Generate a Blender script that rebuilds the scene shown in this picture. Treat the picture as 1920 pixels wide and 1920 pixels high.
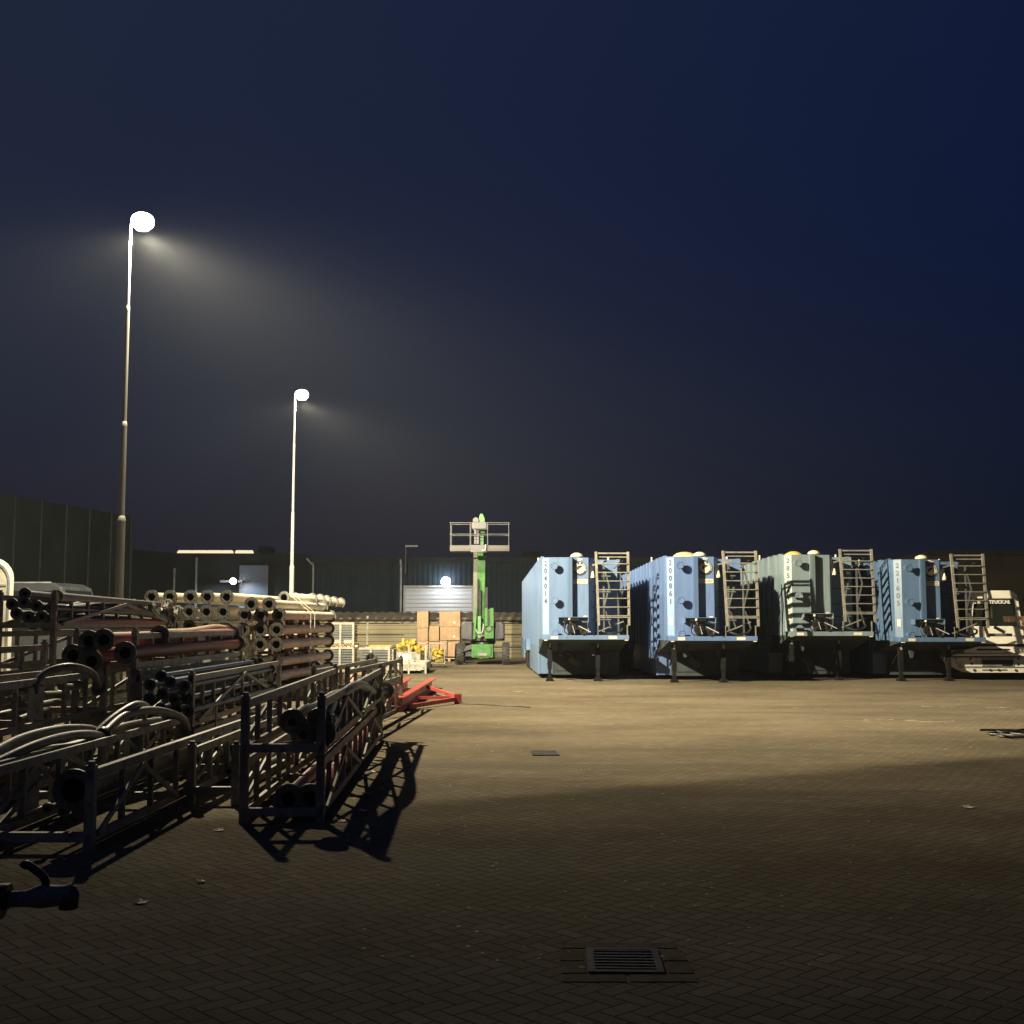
import bpy, bmesh, math, random
from mathutils import Vector, Matrix
R = math.radians
random.seed(7)
S = bpy.context.scene
COL = S.collection
for o in list(bpy.data.objects): bpy.data.objects.remove(o)

# ------------------------------------------------------------------ camera
F = 2200.0; HZ = 1165.0; EYE = 1.7
TILT = math.atan((HZ - 960) / F)
cam = bpy.data.cameras.new('camera'); cam.sensor_width = 36; cam.lens = F / 1920 * 36
cam.clip_start = 0.05; cam.clip_end = 2000
camo = bpy.data.objects.new('camera', cam); COL.objects.link(camo)
camo.location = (0, 0, EYE); camo.rotation_euler = (R(90) + TILT, 0, 0)
S.camera = camo
S.render.resolution_x = 1024; S.render.resolution_y = 1024

def wp(u, v, d):
    """point seen at photo pixel (u, v) standing d metres in front of the camera"""
    a = (u - 960) / F; b = (960 - v) / F
    y = math.cos(TILT) - b * math.sin(TILT); z = math.sin(TILT) + b * math.cos(TILT)
    k = d / y
    return Vector((a * k, d, EYE + z * k))
def gp(u, v):
    b = (960 - v) / F
    y = math.cos(TILT) - b * math.sin(TILT); z = math.sin(TILT) + b * math.cos(TILT)
    k = EYE / -z
    return Vector(((u - 960) / F * k, y * k, 0))

# ------------------------------------------------------------------ night sky
w = bpy.data.worlds.new('World'); S.world = w; w.use_nodes = True
nt = w.node_tree; nt.nodes.clear()
out = nt.nodes.new('ShaderNodeOutputWorld'); bg = nt.nodes.new('ShaderNodeBackground')
tc = nt.nodes.new('ShaderNodeTexCoord'); sx = nt.nodes.new('ShaderNodeSeparateXYZ')
cr = nt.nodes.new('ShaderNodeValToRGB'); cr2 = nt.nodes.new('ShaderNodeValToRGB')
mx = nt.nodes.new('ShaderNodeMix'); mx.data_type = 'RGBA'
mr = nt.nodes.new('ShaderNodeMapRange'); mr.inputs[1].default_value = -0.45; mr.inputs[2].default_value = 0.4
L = nt.links.new
L(tc.outputs['Generated'], sx.inputs[0]); L(sx.outputs['Z'], cr.inputs[0]); L(sx.outputs['Z'], cr2.inputs[0])
L(sx.outputs['X'], mr.inputs[0]); L(mr.outputs[0], mx.inputs[0])
def ramp(r, stops):
    e = r.color_ramp.elements
    e[0].position, e[0].color = stops[0][0], (*stops[0][1], 1)
    e[1].position, e[1].color = stops[-1][0], (*stops[-1][1], 1)
    for p, c in stops[1:-1]:
        n = e.new(p); n.color = (*c, 1)
ramp(cr, [(0.0, (.017, .013, .019)), (0.07, (.0125, .0115, .022)), (0.16, (.0105, .0150, .032)), (0.3, (.0125, .0180, .040)), (0.5, (.0150, .0215, .046)), (1, (.005, .008, .022))])
ramp(cr2, [(0.0, (.0055, .0065, .014)), (0.07, (.0012, .0045, .0165)), (0.16, (.0040, .0080, .026)), (0.3, (.0042, .0092, .036)), (0.5, (.0056, .0112, .040)), (1, (.003, .006, .024))])
L(cr.outputs[0], mx.inputs['A']); L(cr2.outputs[0], mx.inputs['B'])
L(mx.outputs['Result'], bg.inputs[0]); bg.inputs[1].default_value = 1.0; L(bg.outputs[0], out.inputs[0])

# ------------------------------------------------------------------ colour management and sampling
S.view_settings.view_transform = 'Standard'; S.view_settings.look = 'None'
S.view_settings.exposure = 0; S.view_settings.gamma = 1
S.render.engine = 'CYCLES'
S.cycles.volume_bounces = 0; S.cycles.max_bounces = 6; S.cycles.use_denoising = True

# ------------------------------------------------------------------ materials
def nodes(name):
    m = bpy.data.materials.new(name); m.use_nodes = True
    return m, m.node_tree, m.node_tree.nodes['Principled BSDF']
_mats = {}
def pm(name, c, rough=.55, metal=0., var=.3, scale=2.5, bump=.15, bscale=60, dirt=None, spec=.5, coord='Object', stretch=(1, 1, 1)):
    """painted or raw surface: two scales of mottling, worn dirt patches, fine bump"""
    if name in _mats: return _mats[name]
    m, t, b = nodes(name); N = t.nodes.new; K = t.links.new
    tc = N('ShaderNodeTexCoord'); mp = N('ShaderNodeMapping'); mp.inputs['Scale'].default_value = stretch
    K(tc.outputs[coord], mp.inputs[0])
    n1 = N('ShaderNodeTexNoise'); n1.inputs['Scale'].default_value = scale; n1.inputs['Detail'].default_value = 8
    n2 = N('ShaderNodeTexNoise'); n2.inputs['Scale'].default_value = bscale; n2.inputs['Detail'].default_value = 4
    K(mp.outputs[0], n1.inputs['Vector']); K(mp.outputs[0], n2.inputs['Vector'])
    r = N('ShaderNodeValToRGB')
    lo = tuple(x * (1 - var) for x in c); hi = tuple(min(1, x * (1 + var)) for x in c)
    r.color_ramp.elements[0].position = .33; r.color_ramp.elements[0].color = (*lo, 1)
    r.color_ramp.elements[1].position = .67; r.color_ramp.elements[1].color = (*hi, 1)
    K(n1.outputs[0], r.inputs[0]); last = r.outputs[0]
    if dirt:
        n3 = N('ShaderNodeTexNoise'); n3.inputs['Scale'].default_value = scale * 2.3; n3.inputs['Detail'].default_value = 10; n3.inputs['Roughness'].default_value = .7
        K(mp.outputs[0], n3.inputs['Vector'])
        r3 = N('ShaderNodeValToRGB'); r3.color_ramp.elements[0].position = .52; r3.color_ramp.elements[1].position = .68
        K(n3.outputs[0], r3.inputs[0]); x = N('ShaderNodeMix'); x.data_type = 'RGBA'
        K(r3.outputs[0], x.inputs[0]); K(last, x.inputs['A']); x.inputs['B'].default_value = (*dirt, 1); last = x.outputs['Result']
    K(last, b.inputs['Base Color'])
    rr = N('ShaderNodeMapRange'); rr.inputs[3].default_value = max(.05, rough - .12); rr.inputs[4].default_value = min(1, rough + .15)
    K(n1.outputs[0], rr.inputs[0]); K(rr.outputs[0], b.inputs['Roughness'])
    b.inputs['Metallic'].default_value = metal; b.inputs['Specular IOR Level'].default_value = spec
    bp = N('ShaderNodeBump'); bp.inputs['Strength'].default_value = bump; bp.inputs['Distance'].default_value = .01
    K(n2.outputs[0], bp.inputs['Height']); K(bp.outputs[0], b.inputs['Normal'])
    _mats[name] = m; return m
def emis(name, c, s):
    m = bpy.data.materials.new(name); m.use_nodes = True; t = m.node_tree; t.nodes.clear()
    o = t.nodes.new('ShaderNodeOutputMaterial'); e = t.nodes.new('ShaderNodeEmission')
    e.inputs[0].default_value = (*c, 1); e.inputs[1].default_value = s; t.links.new(e.outputs[0], o.inputs[0])
    return m

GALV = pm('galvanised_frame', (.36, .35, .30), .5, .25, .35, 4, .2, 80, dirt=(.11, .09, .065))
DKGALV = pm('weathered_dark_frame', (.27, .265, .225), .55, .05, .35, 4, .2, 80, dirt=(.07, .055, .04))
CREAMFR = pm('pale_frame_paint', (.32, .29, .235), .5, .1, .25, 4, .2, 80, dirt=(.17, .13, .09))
FLANGE = pm('bolted_flange_steel', (.16, .155, .14), .36, .25, .4, 9, .3, 70, dirt=(.06, .05, .04))  # colour lightened to make up for missing light on the near flanges
PALEPIPE = pm('pale_pipe_coating', (.60, .56, .44), .5, 0, .25, 3, .15, 40, dirt=(.40, .36, .29), stretch=(1, .25, 1))
ORANGEPIPE = pm('peach_pipe_coating', (.42, .28, .17), .5, 0, .25, 3, .15, 40, dirt=(.30, .27, .2), stretch=(1, .25, 1))
REDHOSE = pm('red_hose_rubber', (.28, .065, .045), .45, 0, .35, 4, .3, 60, dirt=(.22, .13, .10), stretch=(1, .3, 1))
BLACKHOSE = pm('black_hose_rubber', (.045, .043, .038), .4, 0, .4, 5, .3, 60, dirt=(.10, .09, .07))
GREYHOSE = pm('grey_hose_rubber', (.20, .185, .15), .42, 0, .35, 5, .3, 60, dirt=(.09, .08, .06))
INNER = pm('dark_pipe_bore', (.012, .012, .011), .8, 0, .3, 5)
DARKFL = pm('dark_flange_steel', (.075, .073, .066), .4, .2, .4, 9, .3, 70, dirt=(.035, .03, .025))  # darkened copy of the flange colour, offsetting lamp light on the pipe stacks
BLUESTEEL = pm('dark_blue_steel', (.05, .06, .09), .35, .5, .4, 6, dirt=(.03, .03, .03))
RUBBER = pm('tyre_rubber', (.03, .03, .028), .75, 0, .3, 6, .4, 50, dirt=(.07, .06, .05))
TIMBER = pm('weathered_timber', (.30, .22, .13), .75, 0, .35, 5, .4, 70, stretch=(1, .2, 1))
MAROON = pm('maroon_cradle_paint', (.10, .045, .035), .6, 0, .3, 5)
RED = pm('red_beam_paint', (.48, .085, .06), .35, 0, .25, 4, .1, 60, dirt=(.35, .05, .04))
GREEN = pm('green_lift_paint', (.04, .155, .03), .35, 0, .2, 4, .1, 60, dirt=(.06, .2, .04))
CHAR = pm('charcoal_cover_plastic', (.05, .05, .055), .35, 0, .2, 3)
YEL = pm('yellow_fitting_paint', (.42, .31, .05), .4, 0, .25, 6, .2, 60, dirt=(.35, .25, .06))
CARD = pm('brown_cardboard', (.30, .205, .12), .85, 0, .2, 4, .25, 25, dirt=(.22, .15, .09))
SLATE = pm('dark_grey_panel', (.085, .095, .095), .5, .1, .25, 4, .2, 60)
WHITEP = pm('cream_white_truck_paint', (.88, .85, .72), .3, 0, .05, 2, .03, 60, dirt=(.76, .71, .57), spec=.5)
BLACKP = pm('black_plastic', (.02, .02, .02), .4, 0, .3, 5)
CASTIRON = pm('cast_iron', (.085, .08, .07), .5, .6, .3, 10, .4, 80)
POLEM = pm('galvanised_pole', (.40, .40, .37), .7, 0, .2, 3, .15, 60, stretch=(1, 1, .3))
ALU = pm('aluminium_ladder', (.25, .24, .20), .42, .35, .2, 5, .1, 60, dirt=(.33, .3, .24))
GLASS = pm('dark_window_glass', (.015, .02, .017), .08, 0, .2, 1, .0, 10, spec=.8)
DOME = pm('cream_dome_plastic', (.72, .63, .42), .4, 0, .1, 4, .05)
STICKER = pm('cream_sticker', (.60, .55, .42), .5, 0, .1, 6, .05)
INK = pm('dark_marking_ink', (.03, .035, .045), .5, 0, .1, 6, .02)
WHITEINK = pm('white_marking_ink', (.70, .68, .62), .5, 0, .1, 6, .02)
LEAF = pm('dry_leaf', (.75, .62, .42), .7, 0, .25, 30, .1)

def ribmat(name, c, freq, axis='X', depth=.03, var=.2, rough=.5, dirt=None):
    """sheet with pressed ribs running at right angles to the axis"""
    m = pm(name, c, rough, .1, var, .8, 0, 40, dirt=dirt); t = m.node_tree; N = t.nodes.new; K = t.links.new
    tc = N('ShaderNodeTexCoord'); s = N('ShaderNodeSeparateXYZ'); K(tc.outputs['Object'], s.inputs[0])
    a = N('ShaderNodeMath'); a.operation = 'MULTIPLY'; a.inputs[1].default_value = freq; K(s.outputs[axis], a.inputs[0])
    p = N('ShaderNodeMath'); p.operation = 'PINGPONG'; p.inputs[1].default_value = .5; K(a.outputs[0], p.inputs[0])
    q = N('ShaderNodeMapRange'); q.inputs[1].default_value = .15; q.inputs[2].default_value = .3; K(p.outputs[0], q.inputs[0])
    b = N('ShaderNodeBump'); b.inputs['Strength'].default_value = 1; b.inputs['Distance'].default_value = depth
    K(q.outputs[0], b.inputs['Height']); K(b.outputs[0], t.nodes['Principled BSDF'].inputs['Normal'])
    return m

def paving():
    m, t, b = nodes('herringbone_paving'); N = t.nodes.new; K = t.links.new
    def M(op, a, c=None, cl=False):
        n = N('ShaderNodeMath'); n.operation = op; n.use_clamp = cl
        for i, s in enumerate((a, c)):
            if s is None: continue
            if isinstance(s, (int, float)): n.inputs[i].default_value = s
            else: K(s, n.inputs[i])
        return n.outputs[0]
    tc = N('ShaderNodeTexCoord')
    wn = N('ShaderNodeTexNoise'); wn.inputs['Scale'].default_value = 1.3; K(tc.outputs['Object'], wn.inputs['Vector'])
    va = N('ShaderNodeVectorMath'); va.operation = 'MULTIPLY_ADD'; va.inputs[1].default_value = (.035, .035, 0)
    K(wn.outputs['Color'], va.inputs[0]); K(tc.outputs['Object'], va.inputs[2])
    mp = N('ShaderNodeMapping'); mp.inputs['Rotation'].default_value = (0, 0, R(45 + 2)); mp.inputs['Scale'].default_value = (10.2, 10.2, 1)
    K(va.outputs[0], mp.inputs[0]); s = N('ShaderNodeSeparateXYZ'); K(mp.outputs[0], s.inputs[0])
    x, y = s.outputs['X'], s.outputs['Y']
    fx, fy = M('FRACT', x), M('FRACT', y); ix, iy = M('FLOOR', x), M('FLOOR', y)
    k = M('FLOORED_MODULO', M('SUBTRACT', ix, iy), 4) if False else M('SUBTRACT', M('SUBTRACT', ix, iy), M('MULTIPLY', M('FLOOR', M('DIVIDE', M('SUBTRACT', ix, iy), 4)), 4))
    def is_(n): return M('COMPARE', k, float(n)) 
    ks = []
    for n in range(4):
        c = N('ShaderNodeMath'); c.operation = 'COMPARE'; c.inputs[1].default_value = n; c.inputs[2].default_value = .5; K(k, c.inputs[0]); ks.append(c.outputs[0])
    left = M('ADD', fx, ks[1]); right = M('ADD', M('SUBTRACT', 1, fx), ks[0])
    bot = M('ADD', fy, ks[2]); top = M('ADD', M('SUBTRACT', 1, fy), ks[3])
    e = M('MINIMUM', M('MINIMUM', left, right), M('MINIMUM', bot, top))
    idx = M('SUBTRACT', ix, ks[1]); idy = M('SUBTRACT', iy, ks[2])
    cv = N('ShaderNodeCombineXYZ'); K(idx, cv.inputs[0]); K(idy, cv.inputs[1])
    wh = N('ShaderNodeTexWhiteNoise'); wh.noise_dimensions = '3D'; K(cv.outputs[0], wh.inputs['Vector'])
    brick = N('ShaderNodeValToRGB'); ramp(brick, [(0, (.178, .146, .096)), (.5, (.190, .158, .105)), (.85, (.202, .168, .114)), (1, (.222, .186, .130))]); K(wh.outputs['Value'], brick.inputs[0])
    # big stains, oil, tyre tracks
    st = N('ShaderNodeTexNoise'); st.inputs['Scale'].default_value = .35; st.inputs['Detail'].default_value = 9; st.inputs['Roughness'].default_value = .62
    sm = N('ShaderNodeMapping'); sm.inputs['Scale'].default_value = (.7, 1.3, 1); K(tc.outputs['Object'], sm.inputs[0]); K(sm.outputs[0], st.inputs['Vector'])
    sr = N('ShaderNodeMapRange'); sr.inputs[1].default_value = .3; sr.inputs[2].default_value = .62; sr.inputs[3].default_value = .58; sr.inputs[4].default_value = 1.12; K(st.outputs[0], sr.inputs[0])
    fn = N('ShaderNodeTexNoise'); fn.inputs['Scale'].default_value = 55; fn.inputs['Detail'].default_value = 6; K(tc.outputs['Object'], fn.inputs['Vector'])
    fr = N('ShaderNodeMapRange'); fr.inputs[3].default_value = .72; fr.inputs[4].default_value = 1.25; K(fn.outputs[0], fr.inputs[0])
    joint = N('ShaderNodeMapRange'); joint.inputs[1].default_value = .012; joint.inputs[2].default_value = .06; joint.interpolation_type = 'SMOOTHSTEP'; K(e, joint.inputs[0])
    mul = N('ShaderNodeMix'); mul.data_type = 'RGBA'; mul.blend_type = 'MULTIPLY'; mul.inputs[0].default_value = 1
    K(brick.outputs[0], mul.inputs['A']); K(M('MULTIPLY', sr.outputs[0], fr.outputs[0]), mul.inputs['B'])
    # wet grey washed patches
    g = N('ShaderNodeTexNoise'); g.inputs['Scale'].default_value = .5; g.inputs['Detail'].default_value = 7; gm = N('ShaderNodeMapping'); gm.inputs['Location'].default_value = (31, 8, 0); gm.inputs['Scale'].default_value = (.35, 1.6, 1)
    K(tc.outputs['Object'], gm.inputs[0]); K(gm.outputs[0], g.inputs['Vector'])
    gr = N('ShaderNodeMapRange'); gr.inputs[1].default_value = .56; gr.inputs[2].default_value = .68; gr.inputs[4].default_value = .75; K(g.outputs[0], gr.inputs[0])
    gx = N('ShaderNodeMix'); gx.data_type = 'RGBA'; K(gr.outputs[0], gx.inputs[0]); K(mul.outputs['Result'], gx.inputs['A']); gx.inputs['B'].default_value = (.125, .112, .086, 1)
    jm = N('ShaderNodeMix'); jm.data_type = 'RGBA'; K(joint.outputs[0], jm.inputs[0]); jm.inputs['A'].default_value = (.095, .078, .05, 1); K(gx.outputs['Result'], jm.inputs['B'])
    # pale specks of grit
    vo = N('ShaderNodeTexVoronoi'); vo.inputs['Scale'].default_value = 3.0; K(tc.outputs['Object'], vo.inputs['Vector'])
    sp = M('LESS_THAN', vo.outputs['Distance'], .022)
    s2 = N('ShaderNodeMix'); s2.data_type = 'RGBA'; K(sp, s2.inputs[0]); K(jm.outputs['Result'], s2.inputs['A']); s2.inputs['B'].default_value = (.45, .40, .30, 1)
    K(s2.outputs['Result'], b.inputs['Base Color'])
    rg = N('ShaderNodeMapRange'); rg.inputs[3].default_value = .95; rg.inputs[4].default_value = .75; K(gr.outputs[0], rg.inputs[0]); K(rg.outputs[0], b.inputs['Roughness'])
    b.inputs['Specular IOR Level'].default_value = .06
    tilt = M('MULTIPLY', wh.outputs['Value'], .25)
    h = M('ADD', M('ADD', M('MULTIPLY', joint.outputs[0], 1.0), tilt), M('MULTIPLY', fn.outputs[0], .35))
    bp = N('ShaderNodeBump'); bp.inputs['Strength'].default_value = 1; bp.inputs['Distance'].default_value = .014
    K(h, bp.inputs['Height']); K(bp.outputs[0], b.inputs['Normal'])
    return m

# ------------------------------------------------------------------ mesh builder
class MB:
    def __init__(s): s.v = []; s.f = []; s.smooth = set()
    def add(s, vs, fs, sm=False):
        o = len(s.v); s.v += [Vector(p) for p in vs]
        for f in fs:
            if sm: s.smooth.add(len(s.f))
            s.f.append([o + i for i in f])
        return s
    def box(s, x0, x1, y0, y1, z0, z1):
        return s.add([(x0, y0, z0), (x1, y0, z0), (x1, y1, z0), (x0, y1, z0), (x0, y0, z1), (x1, y0, z1), (x1, y1, z1), (x0, y1, z1)],
                     [(3, 2, 1, 0), (4, 5, 6, 7), (0, 1, 5, 4), (1, 2, 6, 5), (2, 3, 7, 6), (3, 0, 4, 7)])
    def bar(s, p, q, w=.05, h=None, up=(0, 0, 1)):
        p = Vector(p); q = Vector(q); h = h or w; d = (q - p).normalized(); u = Vector(up)
        if abs(d.dot(u)) > .98: u = Vector((0, 1, 0))
        a = d.cross(u).normalized() * w / 2; c = a.cross(d).normalized() * h / 2
        return s.add([p - a - c, p + a - c, p + a + c, p - a + c, q - a - c, q + a - c, q + a + c, q - a + c],
                     [(0, 1, 2, 3), (7, 6, 5, 4), (4, 5, 1, 0), (5, 6, 2, 1), (6, 7, 3, 2), (7, 4, 0, 3)])
    def tube(s, pts, r, n=12, cap=True, radii=None):
        pts = [Vector(p) for p in pts]; rings = []; a = None
        for i, p in enumerate(pts):
            d = (pts[min(i + 1, len(pts) - 1)] - pts[max(i - 1, 0)]).normalized()
            if a is None:
                u = Vector((0, 0, 1)) if abs(d.z) < .9 else Vector((1, 0, 0)); a = d.cross(u).normalized()
            else: a = (a - d * a.dot(d)).normalized()
            b = d.cross(a); rr = radii[i] if radii else r
            rings.append([p + (a * math.cos(2 * math.pi * k / n) + b * math.sin(2 * math.pi * k / n)) * rr for k in range(n)])
        o = len(s.v); s.v += [p for g in rings for p in g]
        for i in range(len(pts) - 1):
            for k in range(n):
                s.smooth.add(len(s.f)); s.f.append([o + i * n + k, o + (i + 1) * n + k, o + (i + 1) * n + (k + 1) % n, o + i * n + (k + 1) % n])
        if cap:                     # caps on their own vertices, so that the side shades as a clean cylinder
            for g, rev in ((rings[0], False), (rings[-1], True)):
                c0 = len(s.v); s.v += list(g); f = [c0 + k for k in range(n)]; s.f.append(f[::-1] if rev else f)
        return s
    def ring(s, c, d, ro, ri, t, n=20, bolts=0, br=.012):
        """flat bolted ring: centre of the outer face c, facing d, thickness t behind it"""
        c = Vector(c); d = Vector(d).normalized(); u = Vector((0, 0, 1)) if abs(d.z) < .9 else Vector((1, 0, 0))
        a = d.cross(u).normalized(); b = d.cross(a); o = len(s.v)
        def P(r, k, z): th = 2 * math.pi * k / n; return c + (a * math.cos(th) + b * math.sin(th)) * r + d * z
        for r, z in ((ri, 0), (ro, 0), (ro, -t), (ri, -t)): s.v += [P(r, k, z) for k in range(n)]
        for j in range(4):
            for k in range(n):
                s.f.append([o + j * n + k, o + ((j + 1) % 4) * n + k, o + ((j + 1) % 4) * n + (k + 1) % n, o + j * n + (k + 1) % n])
        for k in range(bolts):
            th = 2 * math.pi * (k + .5) / bolts; p = c + (a * math.cos(th) + b * math.sin(th)) * (ro * .42 + ri * .58 if ri > .4 * ro else ro * .78)
            s.tube([p - d * (t + .02), p + d * .022], br, 6)
        return s
    def prism(s, poly, axis, a, b):
        """polygon (2-D) pushed along an axis from a to b; the polygon's plane is the other two axes in order"""
        def P(p, t): return {'x': (t, p[0], p[1]), 'y': (p[0], t, p[1]), 'z': (p[0], p[1], t)}[axis]
        n = len(poly); o = len(s.v); s.v += [Vector(P(p, a)) for p in poly] + [Vector(P(p, b)) for p in poly]
        s.f.append([o + i for i in range(n)]); s.f.append([o + n + i for i in range(n)][::-1])
        for i in range(n): s.f.append([o + i, o + n + i, o + n + (i + 1) % n, o + (i + 1) % n])
        return s
    def lathe(s, c, prof, n=20):
        o = len(s.v); c = Vector(c)
        for r, z in prof: s.v += [c + Vector((r * math.cos(2 * math.pi * k / n), r * math.sin(2 * math.pi * k / n), z)) for k in range(n)]
        for j in range(len(prof) - 1):
            for k in range(n):
                s.smooth.add(len(s.f)); s.f.append([o + j * n + k, o + j * n + (k + 1) % n, o + (j + 1) * n + (k + 1) % n, o + (j + 1) * n + k])
        return s
    def build(s, name, mat, parent=None, world=False, bevel=0, seg=2):
        me = bpy.data.meshes.new(name); off = Vector((0, 0, 0))
        if world and parent is not None: off = parent.location
        me.from_pydata([tuple(p - off) for p in s.v], [], s.f)
        bm = bmesh.new(); bm.from_mesh(me); bmesh.ops.recalc_face_normals(bm, faces=bm.faces); bm.to_mesh(me); bm.free()
        for i in s.smooth: me.polygons[i].use_smooth = True
        for m in (mat if isinstance(mat, (list, tuple)) else [mat]): me.materials.append(m)
        o = bpy.data.objects.new(name, me); COL.objects.link(o)
        if parent is not None: o.parent = parent
        if bevel:
            bv = o.modifiers.new('bevel', 'BEVEL'); bv.width = bevel; bv.segments = seg; bv.limit_method = 'ANGLE'; bv.angle_limit = R(40)
        return o
def tag(o, label=None, cat=None, group=None, kind=None):
    if label: o['label'] = label
    if cat: o['category'] = cat
    if group: o['group'] = group
    if kind: o['kind'] = kind
    return o
def thing(name, label, cat, loc=(0, 0, 0), rz=0, group=None):
    o = bpy.data.objects.new(name, None); COL.objects.link(o); o.location = loc; o.rotation_euler = (0, 0, rz)
    o.empty_display_size = .1
    return tag(o, label, cat, group)
def smooth_path(pts, n=6):
    pts = [Vector(p) for p in pts]; P = [pts[0]] + pts + [pts[-1]]; out = []
    for i in range(1, len(P) - 2):
        for k in range(n):
            t = k / n; a, b, c, d = P[i - 1], P[i], P[i + 1], P[i + 2]
            out.append(.5 * ((2 * b) + (c - a) * t + (2 * a - 5 * b + 4 * c - d) * t * t + (3 * b - a - 3 * c + d) * t ** 3))
    out.append(pts[-1]); return out
def text(name, body, size, mat, parent, loc, rot=(R(90), 0, 0), align='CENTER', spacing=1.0, bold=0.0, ext=.002, label=None):
    c = bpy.data.curves.new(name, 'FONT'); c.body = body; c.size = size; c.align_x = align; c.align_y = 'CENTER'
    c.extrude = ext; c.offset = bold; c.space_line = spacing
    t = bpy.data.objects.new('tmp', c); COL.objects.link(t); bpy.context.view_layer.update()
    me = bpy.data.meshes.new_from_object(t.evaluated_get(bpy.context.evaluated_depsgraph_get()))
    bpy.data.objects.remove(t); me.materials.clear(); me.materials.append(mat)
    o = bpy.data.objects.new(name, me); COL.objects.link(o); o.parent = parent; o.location = loc; o.rotation_euler = rot
    if label: o['label'] = label
    return o
ORD = ['', 'first', 'second', 'third', 'fourth', 'fifth', 'sixth', 'seventh', 'eighth', 'ninth', 'tenth', 'eleventh', 'twelfth']

# ------------------------------------------------------------------ ground
g = MB(); g.add([(-200, -40, 0), (200, -40, 0), (200, 250, 0), (-200, 250, 0)], [(0, 1, 2, 3)])
tag(g.build('ground', paving()), kind='structure')

# haze: one thin even volume round everything
hz = MB(); hz.box(-205, 205, -45, 255, -1, 24)
hm = bpy.data.materials.new('night_haze'); hm.use_nodes = True; t = hm.node_tree; t.nodes.clear()
ho = t.nodes.new('ShaderNodeOutputMaterial'); hv = t.nodes.new('ShaderNodeVolumePrincipled')
hv.inputs['Color'].default_value = (.72, .78, .82, 1); hv.inputs['Density'].default_value = .00043; hv.inputs['Anisotropy'].default_value = .25
t.links.new(hv.outputs[0], ho.inputs['Volume'])
tag(hz.build('haze', hm), kind='stuff')

# ------------------------------------------------------------------ street lamps
W = lambda: MB()
LAMP_W = 27500
LAMPLENS = emis('lamp_lens_glow', (1, .90, .68), 40)
def lamp_light(name, kind, loc, power, col, parent, aim=None, size=R(180), blend=.15, r=.12):
    l = bpy.data.lights.new(name, kind); l.energy = power; l.color = col; l.shadow_soft_size = r
    if kind == 'SPOT': l.spot_size = size; l.spot_blend = blend
    o = bpy.data.objects.new(name, l); COL.objects.link(o); o.parent = parent; o.location = loc
    if aim is not None: o.rotation_euler = Vector(aim).to_track_quat('-Z', 'Y').to_euler()
    return o
def optic_light(name, loc, power, col, parent, N, r=.12):
    """road-lantern optic: most light thrown forward (+x) and far, a sharp cut-off plane behind, little upwards"""
    o = lamp_light(name, 'POINT', loc, power, col, parent, r=r); l = o.data; l.use_nodes = True
    t = l.node_tree; em = [n for n in t.nodes if n.type == 'EMISSION'][0]; K = t.links.new; A = t.nodes.new
    g = A('ShaderNodeNewGeometry')
    neg = A('ShaderNodeVectorMath'); neg.operation = 'SCALE'; neg.inputs[3].default_value = OPT_SIGN; K(g.outputs['Incoming'], neg.inputs[0])
    sp = A('ShaderNodeSeparateXYZ'); K(neg.outputs[0], sp.inputs[0])
    dt = A('ShaderNodeVectorMath'); dt.operation = 'DOT_PRODUCT'; dt.inputs[1].default_value = tuple(N); K(neg.outputs[0], dt.inputs[0])
    def R_(src, a0, a1, b0, b1, sm=True):
        n = A('ShaderNodeMapRange'); n.interpolation_type = 'SMOOTHSTEP' if sm else 'LINEAR'
        for i, v in enumerate((a0, a1, b0, b1)): n.inputs[i + 1].default_value = v
        K(src, n.inputs[0]); return n.outputs[0]
    def M(op, a_, b_):
        n = A('ShaderNodeMath'); n.operation = op
        for i, q in enumerate((a_, b_)):
            if isinstance(q, (int, float)): n.inputs[i].default_value = q
            else: K(q, n.inputs[i])
        return n.outputs[0]
    cut = R_(dt.outputs['Value'], -.012, .024, 0, 1)
    back = R_(dt.outputs['Value'], -.5, .0, .05, .48, False)
    front = R_(sp.outputs['X'], -.6, .35, .38, 1)
    far = R_(sp.outputs['Z'], -1, -.25, .30, 2.2)
    up = R_(sp.outputs['Z'], -.20, .12, 1, .24)
    toward = R_(sp.outputs['Y'], -.85, -.1, .10, 1, False)
    f = M('MULTIPLY', M('MULTIPLY', M('MULTIPLY', M('MAXIMUM', cut, back), front), M('MULTIPLY', far, up)), toward)
    K(f, em.inputs['Strength']); return o
OPT_SIGN = 1
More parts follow.
